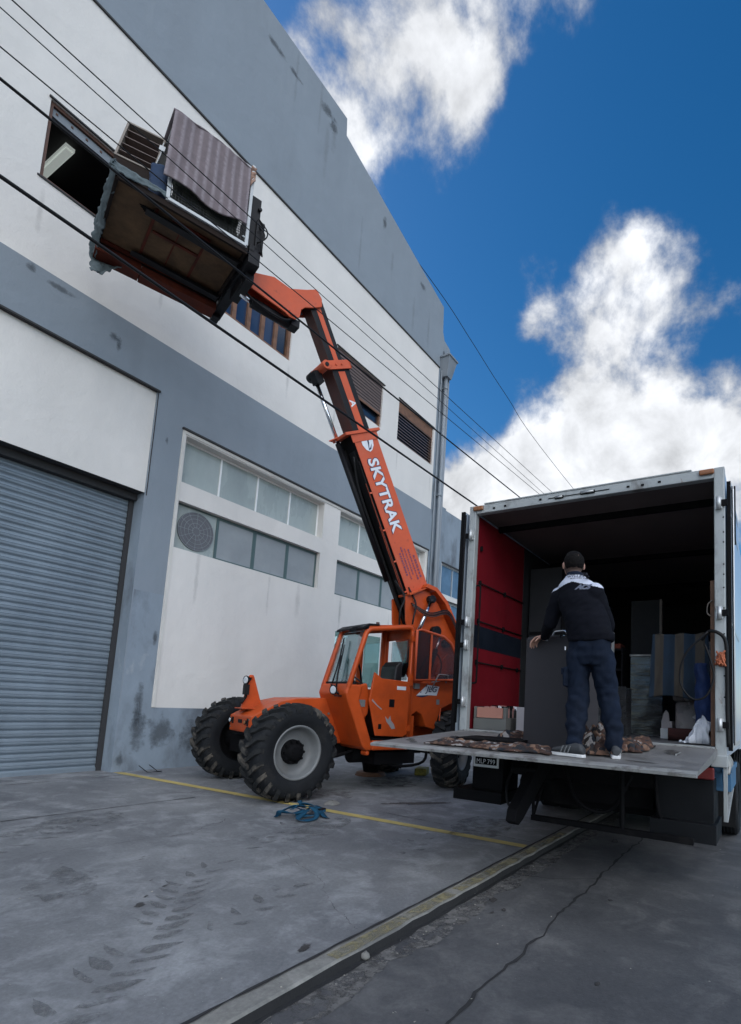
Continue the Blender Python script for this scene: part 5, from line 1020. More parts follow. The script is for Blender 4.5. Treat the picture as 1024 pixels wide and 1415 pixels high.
mb = MB(); mb.box((13.0, YR+.15, .5), (15.0, YL-.15, 2.9)); mb.prism([(12.9,2.9),(14.9,2.9),(14.4,3.3),(12.9,3.5)], YR+.3, YL-.3, 'y'); tb(mb, 'cab', 'doorblue', bevel=.08)

# ------------------------------------------------------------------ cargo
F0 = ZS-.002
cr = empty('parts_crate', (5.92, 2.93, F0), R(0), 'grey plastic crate with a peach panel beside the red inner wall', 'crate')
M['crategrey'] = mk('grey crate plastic', (.13, .13, .12), .6, var=.1, dirt=((.22, .2, .18), 9, .6, .1, .4)); M['peachpaint'] = mk('peach painted board', (.42, .19, .14), .7, var=.06)
M['pinkglaze'] = mk('pale pink plastic', (.4, .2, .18), .5)
mb = MB(); mb.box((-.17, -.23, 0), (.35, .20, .135)); mb.box((-.17, .165, .135), (.35, .20, .27)); mb.box((-.17, -.23, .135), (-.12, -.19, .27)); mb.box((-.165, -.23, .13), (.35, -.20, .15)); mb.box((.33, -.23, .135), (.35, .2, .27)); mb.build('body', 'crategrey', cr, bevel=.004)
mb = MB(); mb.box((-.176, -.185, .142), (-.15, .155, .262)); mb.build('front_board', 'peachpaint', cr)
mb = MB(); random.seed(4)
for k in range(7): x = -.10+k*.06; mb.box((x, -.228, .15), (x+.03, -.222, .26), 1 if k % 2 else 0)
for k in range(16): x, y = rnd(-.14, .3), rnd(-.2, .17); mb.box((x-.03, y-.03, .24), (x+.03, y+.03, .275+rnd(0, .02)), k % 3)
mb.build('contents', ['pinkglaze', 'blackmat', 'sticker'], cr, bevel=.004)
mb = MB(); text_on(mb, '145', .05, .02, (-.1712, .02, .095), (0, -1, 0), (0, 0, 1)); mb.build('lettering', 'crategrey', cr)
bx = empty('grey_carton', (5.98, 2.55, F0), 0, 'narrow pale grey carton standing right beside the grey plastic crate', 'carton')
mb = MB(); mb.box((-.14, -.08, 0), (.25, .06, .285)); mb.build('body', 'scrape', bx, bevel=.004)
# dark cabinet that the man holds
M['cabgrey'] = mk('dark grey laminate', (.038, .035, .039), .5, spec=.3, var=.06, vs=4, streak=6, bump=.05)
A, B_ = Vector((4.75, 2.045, pz(4.75)+.003)), Vector((4.60, 1.545, pz(4.6)+.003)); ang = math.atan2(B_.y-A.y, B_.x-A.x)
cab = empty('filing_cabinet', A, ang, 'tall dark grey cabinet standing on the tail lift, held by the man', 'cabinet')
Lc = (B_-A).length
mb = MB(); mb.prism([(0, .0), (Lc, -.012), (Lc, .985), (Lc-.03, 1.0), (.03, 1.015), (0, 1.0)], 0, .46, 'y'); mb.build('body', 'cabgrey', cab, bevel=.005)
# (local +y points into the truck)
mb = MB(); mb.tube(roundpath([(.27, .05, 1.005), (.29, .05, 1.055), (.42, .05, 1.055), (.45, .05, 1.0)], .03), .009, n=8); mb.box((.225, -.006, .965), (.26, .0, .985)); mb.box((.40, -.01, .985), (.44, .0, 1.005)); mb.build('handle', 'chrome', cab)
# black board on the platform
bo = empty('black_board', (4.62, 2.30, pz(4.62)+.03), R(6), 'flat black board lying on the patterned blanket beside the grey cabinet', 'board')
mb = MB(); mb.box((-.22, -.32, 0), (.28, .28, .018)); mb.build('panel', 'blackmat', bo, bevel=.003)
# patterned blankets
def patch_mat(name, cols, scale):
    m = bpy.data.materials.new(name); m.use_nodes = True; t = m.node_tree; p = t.nodes['Principled BSDF']; p.inputs['Roughness'].default_value = .95
    co = N(t, 'ShaderNodeTexCoord'); nz_ = N(t, 'ShaderNodeTexNoise', i={'Scale': 6.0, 'Detail': 3}); lk(t, co.outputs['Object'], nz_.inputs['Vector'])
    mm = N(t, 'ShaderNodeMixRGB', i={'Fac': .25}); lk(t, co.outputs['Object'], mm.inputs['Color1']); lk(t, nz_.outputs['Color'], mm.inputs['Color2'])
    v = N(t, 'ShaderNodeTexVoronoi', i={'Scale': scale}); lk(t, mm.outputs[0], v.inputs['Vector']); r = N(t, 'ShaderNodeValToRGB'); r.color_ramp.interpolation = 'CONSTANT'
    e = r.color_ramp.elements
    for k in range(len(cols)-2): e.new(.5)
    for k, c in enumerate(cols): e[k].position = k/len(cols); e[k].color = (*c, 1)
    sp = N(t, 'ShaderNodeSeparateColor'); lk(t, v.outputs['Color'], sp.inputs[0]); lk(t, sp.outputs[0], r.inputs[0]); lk(t, r.outputs[0], p.inputs['Base Color'])
    bn = N(t, 'ShaderNodeTexNoise', i={'Scale': 120}); lk(t, co.outputs['Object'], bn.inputs['Vector']); bp = N(t, 'ShaderNodeBump', i={'Strength': .5, 'Distance': .01}); lk(t, bn.outputs[0], bp.inputs['Height']); lk(t, bp.outputs[0], p.inputs['Normal']); return m
M['patch'] = patch_mat('patterned blanket', [(.05, .025, .018), (.13, .07, .045), (.015, .015, .018), (.26, .24, .23), (.07, .035, .025), (.010, .014, .02), (.16, .095, .065), (.04, .02, .015), (.02, .015, .014)], 24)
def heap(name, label, x0, x1, y0, y1, hgt, seed, nx=70, ny=50, edge=.25):
    """a crumpled blanket lying on the platform or bed"""
    o_ = empty(name, ((x0+x1)/2, (y0+y1)/2, 0), 0, label, 'blanket')
    def fn(u, v):
        x = x0+(x1-x0)*u; y = y0+(y1-y0)*v
        x += .06*nz3(v*4, seed, u*2); y += .07*nz3(u*4, seed+3, v*2)
        base = pz(x) if x < XR-.02 else max(F0, pz(XR))
        e = min(1, min(u, 1-u)/.12)*min(1, min(v, 1-v)/.12)
        f = abs(nz3(x*7, y*9, seed))*1.7+.5*abs(nz3(x*19, y*17, seed+1))
        return (x+.02*nz3(x*15, y*15, 2), y+.02*nz3(x*15, y*15, 7), base+.012+e*hgt*(.25+f))
    mb = MB(); mb.grid(nx, ny, fn); mb.build('cloth', 'patch', o_, world=True, solid=.012); return o_
heap('patterned_blanket', 'brown black and white patterned blanket spread along the tail lift edge left of the man', 4.12, 4.52, 1.55, 2.74, .035, 1.0, 50, 110)
heap('patterned_blanket', 'crumpled patterned blanket heaped between and behind the man\'s feet', 4.35, 4.85, 1.12, 1.42, .13, 5.0)
heap('patterned_blanket', 'bunched brown patterned blanket lying right of the man\'s feet', 4.75, 5.35, .95, 1.42, .07, 9.0)
heap('patterned_blanket', 'small end of patterned blanket showing left behind the grey cabinet', 5.0, 5.3, 2.15, 2.45, .05, 12.0)
# things inside the body
M['filmwrap'] = mk('dark film wrapped furniture', (.022, .023, .025), .2, var=.3, vs=3, streak=5, bump=0, coat=.8)
t = M['filmwrap'].node_tree; co = N(t, 'ShaderNodeTexCoord'); mp = N(t, 'ShaderNodeMapping', i={'Scale': (1, 1.2, 9), 'Rotation': (.12, 0, 0)}); lk(t, co.outputs['Object'], mp.inputs[0])
bn = N(t, 'ShaderNodeTexNoise', i={'Scale': 3.0, 'Detail': 5, 'Roughness': .6, 'Distortion': .6}); lk(t, mp.outputs[0], bn.inputs['Vector']); bp = N(t, 'ShaderNodeBump', i={'Strength': .25, 'Distance': .02}); lk(t, bn.outputs[0], bp.inputs['Height'])
for k in ('Normal', 'Coat Normal'): lk(t, bp.outputs[0], t.nodes['Principled BSDF'].inputs[k])
wr = empty('wrapped_cabinet', (7.4, 1.44, F0), 0, 'dark cabinet wrapped in shiny plastic film left of the striped blanket', 'cabinet')
def wrapf(y0, y1, z0, z1, d):
    mb = MB(); mb.box((.02, y0, z0), (d, y1, z1)); mb.grid(30, 70, lambda u, v: (-.004*nz3(u*2, v*9), y0+(y1-y0)*u, z0+(z1-z0)*v)); return mb
wrapf(-.20, .21, 0.0, 1.06, .5).build('body', 'filmwrap', wr)
mb = MB()
for q in ((-.20, .205, 1.055), (-.205, -.195, .95)): pass
mb.box((-.03, -.21, 1.045), (.5, .22, 1.065)); mb.build('top_edge', 'deckedge', wr)
tb_ = empty('upright_panel', (8.6, 1.64, F0), 0, 'tall dark panel with a pale edge standing behind the wrapped cabinet', 'panel')
mb = MB(); mb.box((0, -.15, 0), (.3, .28, 2.05)); mb.build('body', 'greywall', tb_); mb = MB(); mb.box((-.01, -.185, 0), (.1, -.152, 2.06)); mb.build('edge_strip', 'palewood', tb_)
sb_ = empty('striped_blanket', (6.55, .9, 1.66), 0, 'blue and beige striped blanket hanging over furniture near the right side', 'blanket')
M['bstripe'] = mk('blue and beige stripes', (.018, .035, .058), .95, var=.2, vs=6, bump=.4)
t = M['bstripe'].node_tree; p_ = t.nodes['Principled BSDF']; co = N(t, 'ShaderNodeTexCoord'); sp = N(t, 'ShaderNodeSeparateXYZ'); lk(t, co.outputs['Object'], sp.inputs[0]); old = p_.inputs['Base Color'].links[0].from_socket
g_ = math_(t, 'GREATER_THAN', math_(t, 'SINE', math_(t, 'ADD', math_(t, 'MULTIPLY', sp.outputs[1], 2*pi/.22), 1.2)), .1)
mq = N(t, 'ShaderNodeMixRGB', i={'Color2': (.075, .063, .05, 1)}); lk(t, g_, mq.inputs['Fac']); lk(t, old, mq.inputs['Color1']); lk(t, mq.outputs[0], p_.inputs['Base Color'])
mb = MB(); mb.grid(40, 40, lambda u, v: (.0+.022*math.sin(u*19)+.05*nz3(u*4, v*2)*v-.05*v+.015*nz3(u*11, v*3, 4), .31-u*.60+.06*(.5-u)*v, .78-v*.74+.03*math.sin(u*5)*v)); mb.grid(40, 10, lambda u, v: (.0+v*.4+.022*math.sin(u*19)*(1-v), .31-u*.60, .78+.01*math.sin(u*15))); mb.build('cloth', 'bstripe', sb_, solid=.012)
fu = empty('floral_armchair', (6.95, .82, F0), 0, 'grey floral covered furniture standing under the striped blanket', 'armchair')
M['floral'] = patch_mat('grey floral cloth', [(.26, .24, .24), (.22, .21, .21), (.5, .5, .52), (.26, .25, .25), (.2, .19, .2), (.28, .26, .26)], 16)
mb = MB(); mb.box((-.25, -.33, .10), (.4, .16, .44)); mb.box((-.2, -.33, .44), (.4, .2, 1.15)); mb.build('body', 'floral', fu, bevel=.04, segs=3); mb = MB(); mb.box((-.18, -.3, 0), (-.13, -.25, .1)); mb.box((-.18, .1, 0), (-.13, .15, .1)); mb.build('leg', 'darkwood', fu)
sbx = empty('white_box', (6.75, 1.08, F0), 0, 'small white box on the bed floor between the wrapped cabinet and the floral furniture', 'box')
mb = MB(); mb.box((0, -.07, 0), (.2, .07, .12)); mb.build('body', 'white_metal', sbx, bevel=.004); mb = MB(); mb.prism([(-.03, .20), (.06, .20), (.03, .30), (.01, .34), (-.02, .30)], 0, .02, 'x'); mb.box((.0, -.06, .12), (.2, .06, .205)); mb.build('figure_print', 'scrape', sbx)
rc = empty('dark_red_rug', (6.35, .78, F0), R(10), 'dark red rolled rug lying on the bed floor under the floral furniture', 'rug')
M['redrug'] = mk('dark red rug', (.045, .012, .010), .95, var=.4, vs=8, bump=.6)
mb = MB(); mb.cyl((0, -.2, .07), (0, .22, .07), .07, n=20); mb.cyl((.12, -.22, .06), (.12, .2, .06), .06, n=20); mb.build('roll', 'redrug', rc)
wc = empty('white_cloth', (5.86, .60, F0), 0, 'crumpled white cloth lying against the right rear post', 'cloth')
M['whitecloth'] = mk('white cloth', (.62, .64, .68), .9, var=.1, vs=8, dirt=((.3, .32, .35), 9, .6, .15, .5), bump=.4)
mb = MB(); mb.grid(50, 40, lambda u, v: (.16*(v-.5)+.03*nz3(u*5, v*5), .16-u*.23+.03*nz3(v*5, u*5), .012+.25*math.sin(min(1, u*1.25)*pi/2)**1.5*math.sin(v*pi)**.5*(1-.35*max(0, u-.75)*4)+.05*abs(nz3(u*9, v*8, 2))*math.sin(v*pi)))
mb.grid(24, 16, lambda u, v: (.05+.1*(v-.5), .22-u*.12, .008+.035*abs(nz3(u*7, v*5, 4)))); mb.build('cloth', 'whitecloth', wc, solid=.01)
bg_ = empty('blue_bag', (6.0, .56, F0), 0, 'bright blue bag hanging on the right side above the white cloth', 'bag')
M['bluebag'] = mk('bright blue fabric', (.006, .024, .095), .8, var=.2, vs=6, bump=.3)
mb = MB(); mb.grid(14, 30, lambda u, v: (.05*math.sin(u*pi)*-1+.02*nz3(u*5, v*6), .12-u*.18*(.6+.4*v)+.02*nz3(v*5, u), .82-v*.62)); mb.build('cloth', 'bluebag', bg_, solid=.02)
pk = empty('brown_plank', (5.735, .50, F0), 0, 'tall reddish brown plank upright just inside the right rear post', 'plank')
mb = MB(); mb.box((-.02, -.028, -.0), (.02, .012, 1.62)); mb.build('board', 'wood_light', pk, bevel=.003); mb = MB(); mb.tube([(-.03, -.01, 1.42), (-.04, .03, 1.38), (-.03, .04, 1.30), (-.04, .01, 1.26)], .006, sub=5); mb.build('string', 'palewood', pk)
hs = empty('rubber_hose', (5.58, .5, 1.9), 0, 'black hose looped over the right rear post of the truck', 'hose')
mb = MB(); mb.tube([(.05, .08, .35), (.0, .02, .42), (-.03, -.06, .41), (-.02, -.13, .33), (0, -.14, .1), (.02, -.14, -.3), (.02, -.15, -.66)], .017, n=8, sub=8); mb.tube([(-.02, .02, .42), (-.03, .22, .20), (-.02, .27, -.05), (-.03, .17, -.22), (-.04, .04, -.20), (-.04, -.03, -.02), (-.03, .0, .16), (-.02, .05, .30)], .010, n=8, sub=8); mb.build('loop', 'rubber', hs)
rp = empty('orange_rope', (5.56, .41, 2.06), 0, 'orange cord bundle tied to the right rear post of the truck', 'rope')
M['orangerope'] = mk('orange cord', (.38, .11, .05), .8, var=.2)
mb = MB(); random.seed(9)
for k in range(9): mb.tube([(rnd(-.03, .02), rnd(-.035, .04), rnd(-.07, .07)) for _ in range(5)], .009, n=6, sub=6, closed=True)
mb.build('coil', 'orangerope', rp)
gp = empty('grey_wardrobe', (7.3, 2.86, F0), 0, 'dull grey wrapped wardrobe standing behind the red inner wall', 'wardrobe')
mb = MB(); mb.box((0, -.25, 0), (.6, .26, 2.35)); mb.build('body', 'greywall', gp, bevel=.01); mb = MB(); mb.box((-.01, -.26, 1.35), (.0, .24, 1.40)); mb.box((-.015, -.262, 0), (0, -.245, 2.3)); mb.build('strap', 'chassis', gp)
gp2 = empty('chrome_trolley', (5.35, 1.66, pz(5.35)), 0, 'pale upright hand trolley frame just behind the dark grey cabinet', 'trolley')
mb = MB(); mb.box((0, -.012, 0), (.02, .012, 1.22)); mb.box((0, -.30, 0), (.02, -.276, 1.1)); mb.box((0, -.276, .9), (.02, -.012, .92)); mb.build('frame', 'rim', gp2)
bd = empty('dark_shelf', (7.2, 1.95, F0), 0, 'black shelving standing behind the man, left of the wrapped cabinet', 'shelf')
mb = MB()
for k in range(5): mb.box((0, -.22, .02+k*.27), (.4, .2, .05+k*.27))
mb.box((0, -.24, 0), (.4, -.22, 1.15)); mb.box((0, .2, 0), (.4, .22, 1.15)); mb.box((.38, -.22, 0), (.4, .2, 1.15)); mb.build('body', 'blackmat', bd)
mb = MB(); mb.box((.05, -.20, 1.1), (.3, -.05, 1.2)); mb.build('box_on_top', 'redwood', bd)
wr2 = empty('wrapped_bundle', (5.9, 1.50, F0), 0, 'grey film wrapped bundle seen between the man\'s legs', 'bundle')
mb = MB(); mb.box((.02, -.13, 0), (.3, .15, .55)); mb.grid(20, 40, lambda u, v: (.0+.01*nz3(u*3, v*6), -.14+.30*u, .0+.56*v)); mb.build('body', 'filmwrap', wr2)

# ------------------------------------------------------------------ small things on the ground
M['bluestrap'] = mk('blue lashing strap', (.010, .062, .115), .8, spec=.2, var=.25, vs=20, bump=.4)
stp = empty('ratchet_strap', (5.0, 5.02, gz(0, 5.02)), R(-8), 'tangled blue lashing strap lying beside the front tyre', 'strap')
mb = MB(); random.seed(12)
def ribbon(mb, pts, w, n=8):
    P = [Vector(p) for p in pts]; Q = []
    for i in range(len(P)-1):
        p0 = P[i-1] if i else P[0]*2-P[1]; p1, p2 = P[i], P[i+1]; p3 = P[i+2] if i+2 < len(P) else P[-1]*2-P[-2]
        for k in range(n): t = k/n; Q.append(.5*((2*p1)+(p2-p0)*t+(2*p0-5*p1+4*p2-p3)*t*t+(3*p1-p0-3*p2+p3)*t**3))
    Q.append(P[-1]); out = []
    for i, q in enumerate(Q):
        d = (Q[min(i+1, len(Q)-1)]-Q[max(i-1, 0)]).normalized(); s_ = d.cross(Vector((.2*math.sin(i*.3), .2, 1))).normalized(); s_ = (s_*math.cos(.5*math.sin(i*.21))+Vector((0, 0, 1))*math.sin(.5*math.sin(i*.21)))
        out += [q-s_*w/2, q+s_*w/2]
    mb.add(out, [(2*i, 2*i+1, 2*i+3, 2*i+2) for i in range(len(Q)-1)], 0, True)
for path in ([(-.35, .14, .03), (-.38, .05, .09), (-.2, .0, .06), (.0, .02, .07), (.12, .06, .05), (.4, .30, .03), (.52, .38, .03)],
             [(-.30, .16, .08), (-.1, .12, .12), (.1, .02, .10), (.12, -.10, .06), (.0, -.25, .02), (-.2, -.30, .02), (-.28, -.22, .03), (-.05, -.05, .06), (.15, .1, .08)],
             [(.05, .22, .16), (.04, .15, .10), (.12, .05, .10), (.2, -.05, .06), (.16, -.25, .015), (.16, -.32, .01)], [(-.2, .05, .10), (0, .1, .14), (.2, .02, .10), (.25, -.1, .04), (.0, -.12, .03), (-.15, .02, .04)], [(-.38, .15, .02), (-.25, .2, .07), (-.1, .15, .1), (.08, .16, .05)]):
    ribbon(mb, [(a*.85, b*.85, c) for a, b, c in path], .06)
mb.build('webbing', 'bluestrap', stp, solid=.006)
mb = MB(); mb.box((.17, -.06, .03), (.27, .02, .08)); mb.build('ratchet', 'black', stp, bevel=.006)
wb = empty('timber_block', (9.3, 6.2, gz(0, 6.2)), R(25), 'yellow weathered timber block on the ground behind the machine', 'block')
M['yellowblock'] = mk('weathered yellow block', (.27, .24, .05), .8, var=.3, vs=9, dirt=((.1, .09, .04), 8, .5, .1, .7), bump=.5)
mb = MB(); mb.box((-.2, -.12, 0), (.2, .12, .14)); mb.build('block', 'yellowblock', wb, bevel=.02)
wp = empty('timber_pad', (8.35, 6.75, gz(0, 6.75)), R(15), 'round brown timber pad under the middle of the machine', 'pad')
mb = MB(); mb.cyl((0, 0, 0), (0, 0, .07), .30, .26, n=28); mb.cyl((0, 0, .07), (0, 0, .34), .14, .20, n=20, mi=1); mb.build('disc', ['wood_light', 'blackmat'], wp, bevel=.01)
stn = empty('kerb_stone', (2.76, 2.175, RZ+.02), 0, 'small pale stone lying against the kerb face', 'stone')
me_ = MB(); me_.grid(16, 10, lambda u, v: tuple(Vector((math.cos(2*pi*u)*math.sin(pi*v), math.sin(2*pi*u)*math.sin(pi*v), math.cos(pi*v)))*(.026+.010*nz3(math.cos(2*pi*u)*2, math.sin(2*pi*u)*2, v*5)))); me_.build('stone', 'kerb', stn)
rb = empty('mortar_lump', (5.80, 5.33, gz(0, 5.33)), 0, 'dull tan mortar lump lying on the painted yellow line by the tyre', 'lump')
mb = MB(); mb.grid(20, 8, lambda u, v: (math.cos(2*pi*u)*(.02+.11*v)*(1+.3*nz3(math.cos(2*pi*u)*1.5, math.sin(2*pi*u)*1.5)), math.sin(2*pi*u)*(.02+.08*v)*(1+.3*nz3(math.cos(2*pi*u)*1.5, math.sin(2*pi*u)*1.5)), .045*(1-v*v)+.002+.008*nz3(math.cos(2*pi*u)*4, v*6))); mb.build('lump', 'kerb', rb)
random.seed(21)
M['debris'] = mk('pale debris', (.33, .31, .27), .9, var=.3)
mb = MB()
for k in range(230):
    x = rnd(.6, 9); y = rnd(-.6, 2.3) if k % 3 else rnd(2.0, 2.16); s_ = rnd(.003, .009) if k % 9 else rnd(.008, .014); z = RZ+.002 if y < 2.2 else .004
    P = [Vector((rnd(-1, 1), rnd(-1, 1), rnd(.1, .9))).normalized()*s_+Vector((x, y, z)) for _ in range(5)]
    mb.add(P, [(0,1,2),(0,2,3),(0,3,4),(0,1,4),(1,2,4),(2,3,4)])
for k in range(160):
    x = rnd(.6, 9); y = rnd(2.4, 7); s_ = rnd(.003, .009); P = [Vector((rnd(-1, 1), rnd(-1, 1), rnd(.1, .9))).normalized()*s_+Vector((x, y, gz(x, y))) for _ in range(5)]
    mb.add(P, [(0,1,2),(0,2,3),(0,3,4),(0,1,4),(1,2,4),(2,3,4)])
tag(mb.build('grit', 'debris'), 'scattered grit and small chips on the road and forecourt', 'grit', kind='stuff')
bkt = empty('wall_bracket', (5.50, 9.12, gz(0, 9.1)), 0, 'thin dark metal hoop on the ground at the wall foot', 'bracket')
mb = MB(); mb.tube([(-.09, .0, .01), (-.09, -.12, .02), (.09, -.12, .02), (.09, .0, .01)], .006, n=6); mb.tube([(-.09, .25, .09), (-.09, .0, .01)], .006, n=6); mb.tube([(.09, .25, .09), (.09, .0, .01)], .006, n=6); mb.build('hoop', 'black', bkt)

# ------------------------------------------------------------------ overhead cables along the street
k_ = 1.8333
def cable(y, zf, r, label, x0=-20, x1=90):
    mb = MB(); n = 60; mb.tube([(x0+(x1-x0)*(i/n), y, zf(x0+(x1-x0)*(i/n))) for i in range(n+1)], r, n=8)
    o = mb.build('overhead_cable', 'rubber'); tag(o, label, 'cable', 'overhead cables'); return o
def lin(a, b): return lambda x: a+b*x
S_ = k_
cable(5.5, lambda x: 1.5+S_*(3.775-1.5+.018*(x/S_-.8)), .017, 'lowest thick black cable crossing in front of the raised platform')
cable(5.5, lambda x: 1.5+S_*(4.22-1.5+.030*(x/S_-.8)+.0015*(x/S_)**2*.3), .013, 'upper thick black cable crossing the boom head and truck side')
cable(5.5, lambda x: 1.5+S_*(4.365-1.5+.055*(x/S_-.73)), .006, 'thin cable just above the two thick ones')
cable(5.5, lambda x: 1.5+S_*(4.545-1.5+.038*(x/S_-.71)), .005, 'thinnest middle cable of the upper three')
cable(5.5, lambda x: 1.5+S_*(4.63-1.5+.046*(x/S_-.74)), .006, 'highest thin cable of the upper three')
mb = MB(); mb.tube([(9, 10.2, 16.45), (14.27, 10, 15.99), (16.79, 10, 15.67), (20.03, 10, 15.20), (26.82, 10, 14.61), (60, 10, 14.0)], .012, n=6, sub=6); tag(mb.build('overhead_cable', 'rubber'), 'lone steep thin cable running off the warehouse roof against the sky', 'cable', 'overhead cables')
mb = MB(); mb.tube([(2.55, 5.5, 5.90), (2.60, 5.5, 5.93), (2.72, 5.49, 5.88)], .008, sub=5); 
# ------------------------------------------------------------------ the man on the tail lift
def remesh(name, build_fn, voxel, mats, parent, smooth=6, disp=0, dscale=.1, post=None, sub=False):
    mb = MB(); build_fn(mb)
    me = bpy.data.meshes.new('tmp'); me.from_pydata(mb.v, [], mb.f); ob = bpy.data.objects.new('tmp', me); COL.objects.link(ob)
    bm = bmesh.new(); bm.from_mesh(me); bmesh.ops.recalc_face_normals(bm, faces=bm.faces); bm.to_mesh(me); bm.free()
    md = ob.modifiers.new('r', 'REMESH'); md.mode = 'VOXEL'; md.voxel_size = voxel; md.use_smooth_shade = True
    if smooth: s_ = ob.modifiers.new('s', 'SMOOTH'); s_.iterations = smooth; s_.factor = .5
    dg = bpy.context.evaluated_depsgraph_get(); m2 = bpy.data.meshes.new_from_object(ob.evaluated_get(dg)); bpy.data.objects.remove(ob)
    m2.name = name
    if disp:
        nrm = [v.normal.copy() for v in m2.vertices]
        for v, n_ in zip(m2.vertices, nrm): v.co = v.co + n_*disp(v.co)
    m2.materials.clear()
    for m in (mats if isinstance(mats, list) else [mats]): m2.materials.append(M[m])
    if post:
        for p in m2.polygons: p.material_index = post(p.center, p.normal)
    m2.polygons.foreach_set('use_smooth', [True]*len(m2.polygons)); m2.update()
    inv = Matrix.Identity(4)
    if parent is not None: bpy.context.view_layer.update(); inv = parent.matrix_world.inverted(); m2.transform(inv)
    o = bpy.data.objects.new(name, m2); COL.objects.link(o); o.parent = parent; return o
def sect(mb, secs, n=20, round_ends=True):
    """closed tube through elliptical sections: (centre, half-width vector, half-depth vector)"""
    base = len(mb.v)
    for c, a, b in secs:
        c, a, b = Vector(c), Vector(a), Vector(b); mb.v += [tuple(c+a*math.cos(2*pi*k/n)+b*math.sin(2*pi*k/n)) for k in range(n)]
    m = len(secs)
    for i in range(m-1):
        for k in range(n): mb.f.append([base+i*n+k, base+i*n+(k+1) % n, base+(i+1)*n+(k+1) % n, base+(i+1)*n+k])
    mb.f += [[base+k for k in range(n)][::-1], [base+(m-1)*n+k for k in range(n)]]
def ball(mb, c, r, n=12):
    rx, ry, rz = r if isinstance(r, tuple) else (r, r, r); base = len(mb.v); c = Vector(c)
    mb.v.append(tuple(c+Vector((0, 0, rz)))); 
    for i in range(1, n):
        t = pi*i/n
        for k in range(2*n): a = pi*k/n; mb.v.append(tuple(c+Vector((rx*math.sin(t)*math.cos(a), ry*math.sin(t)*math.sin(a), rz*math.cos(t)))))
    mb.v.append(tuple(c-Vector((0, 0, rz)))); L = len(mb.v)-1; w = 2*n
    for k in range(w): mb.f.append([base, base+1+k, base+1+(k+1) % w])
    for i in range(n-2):
        for k in range(w): a = base+1+i*w; mb.f.append([a+k, a+w+k, a+w+(k+1) % w, a+(k+1) % w])
    for k in range(w): a = base+1+(n-2)*w; mb.f.append([a+k, L, a+(k+1) % w])
def limb(mb, pts, n=16):
    """pts: (point, radius); ball at each joint"""
    for (p, r), (q, s) in zip(pts, pts[1:]):
        p, q = Vector(p), Vector(q); d = (q-p).normalized(); a = d.orthogonal().normalized(); b = d.cross(a); sect(mb, [(p, a*r, b*r), (q, a*s, b*s)], n)
    for p, r in pts: ball(mb, p, r, 8)
M['skin'] = mk('skin', (.42, .235, .175), .5, var=.08, vs=14, bump=.05)
M['hair'] = mk('dark short hair', (.006, .005, .005), .8, spec=.15, var=.3, vs=30, bump=.8, bs=220)
M['jacket'] = mk('black fleece jacket', (.0055, .0062, .010), .95, spec=.12, var=.2, vs=6, bump=.3, bs=200)
M['yoke'] = mk('white yoke cloth', (.52, .55, .64), .85, var=.05, vs=8, bump=.2, bs=200)
M['trousers'] = mk('navy work trousers', (.0075, .0125, .025), .9, spec=.15, var=.3, vs=6, dirt=((.014, .021, .037), 5, .55, .15, .6), bump=.3, bs=150)
M['shoe'] = mk('dark grey shoe', (.035, .038, .042), .7, var=.2, vs=20, bump=.3, bs=200)
M['sole'] = mk('white sole', (.60, .60, .60), .6)
M['ink'] = mk('print ink', (.03, .03, .045), .7); M['greyprint'] = mk('grey print', (.11, .125, .17), .7)
SH_L, SH_R = Vector((4.41, 1.600, 2.488)), Vector((4.34, 1.262, 2.486))
EL_L, WR_L = Vector((4.46, 1.700, 2.265)), Vector((4.615, 1.812, 2.158))
EL_R, WR_R = Vector((4.50, 1.20, 2.22)), Vector((4.70, 1.42, 2.165))
HIP = Vector((4.35, 1.30, 1.97)); CH = Vector((4.36, 1.43, 2.42)); NK = Vector((4.37, 1.452, 2.60)); HD = Vector((4.385, 1.472, 2.755))
lat = (SH_L-SH_R).normalized(); fwd = Vector((lat.y, -lat.x, 0)).normalized()    # fwd: the way he faces (+x, turned right->left)
if fwd.x < 0: fwd = -fwd
hfw = Vector((.86, .50, -.10)).normalized(); hla = Vector((-hfw.y, hfw.x, 0)).normalized()
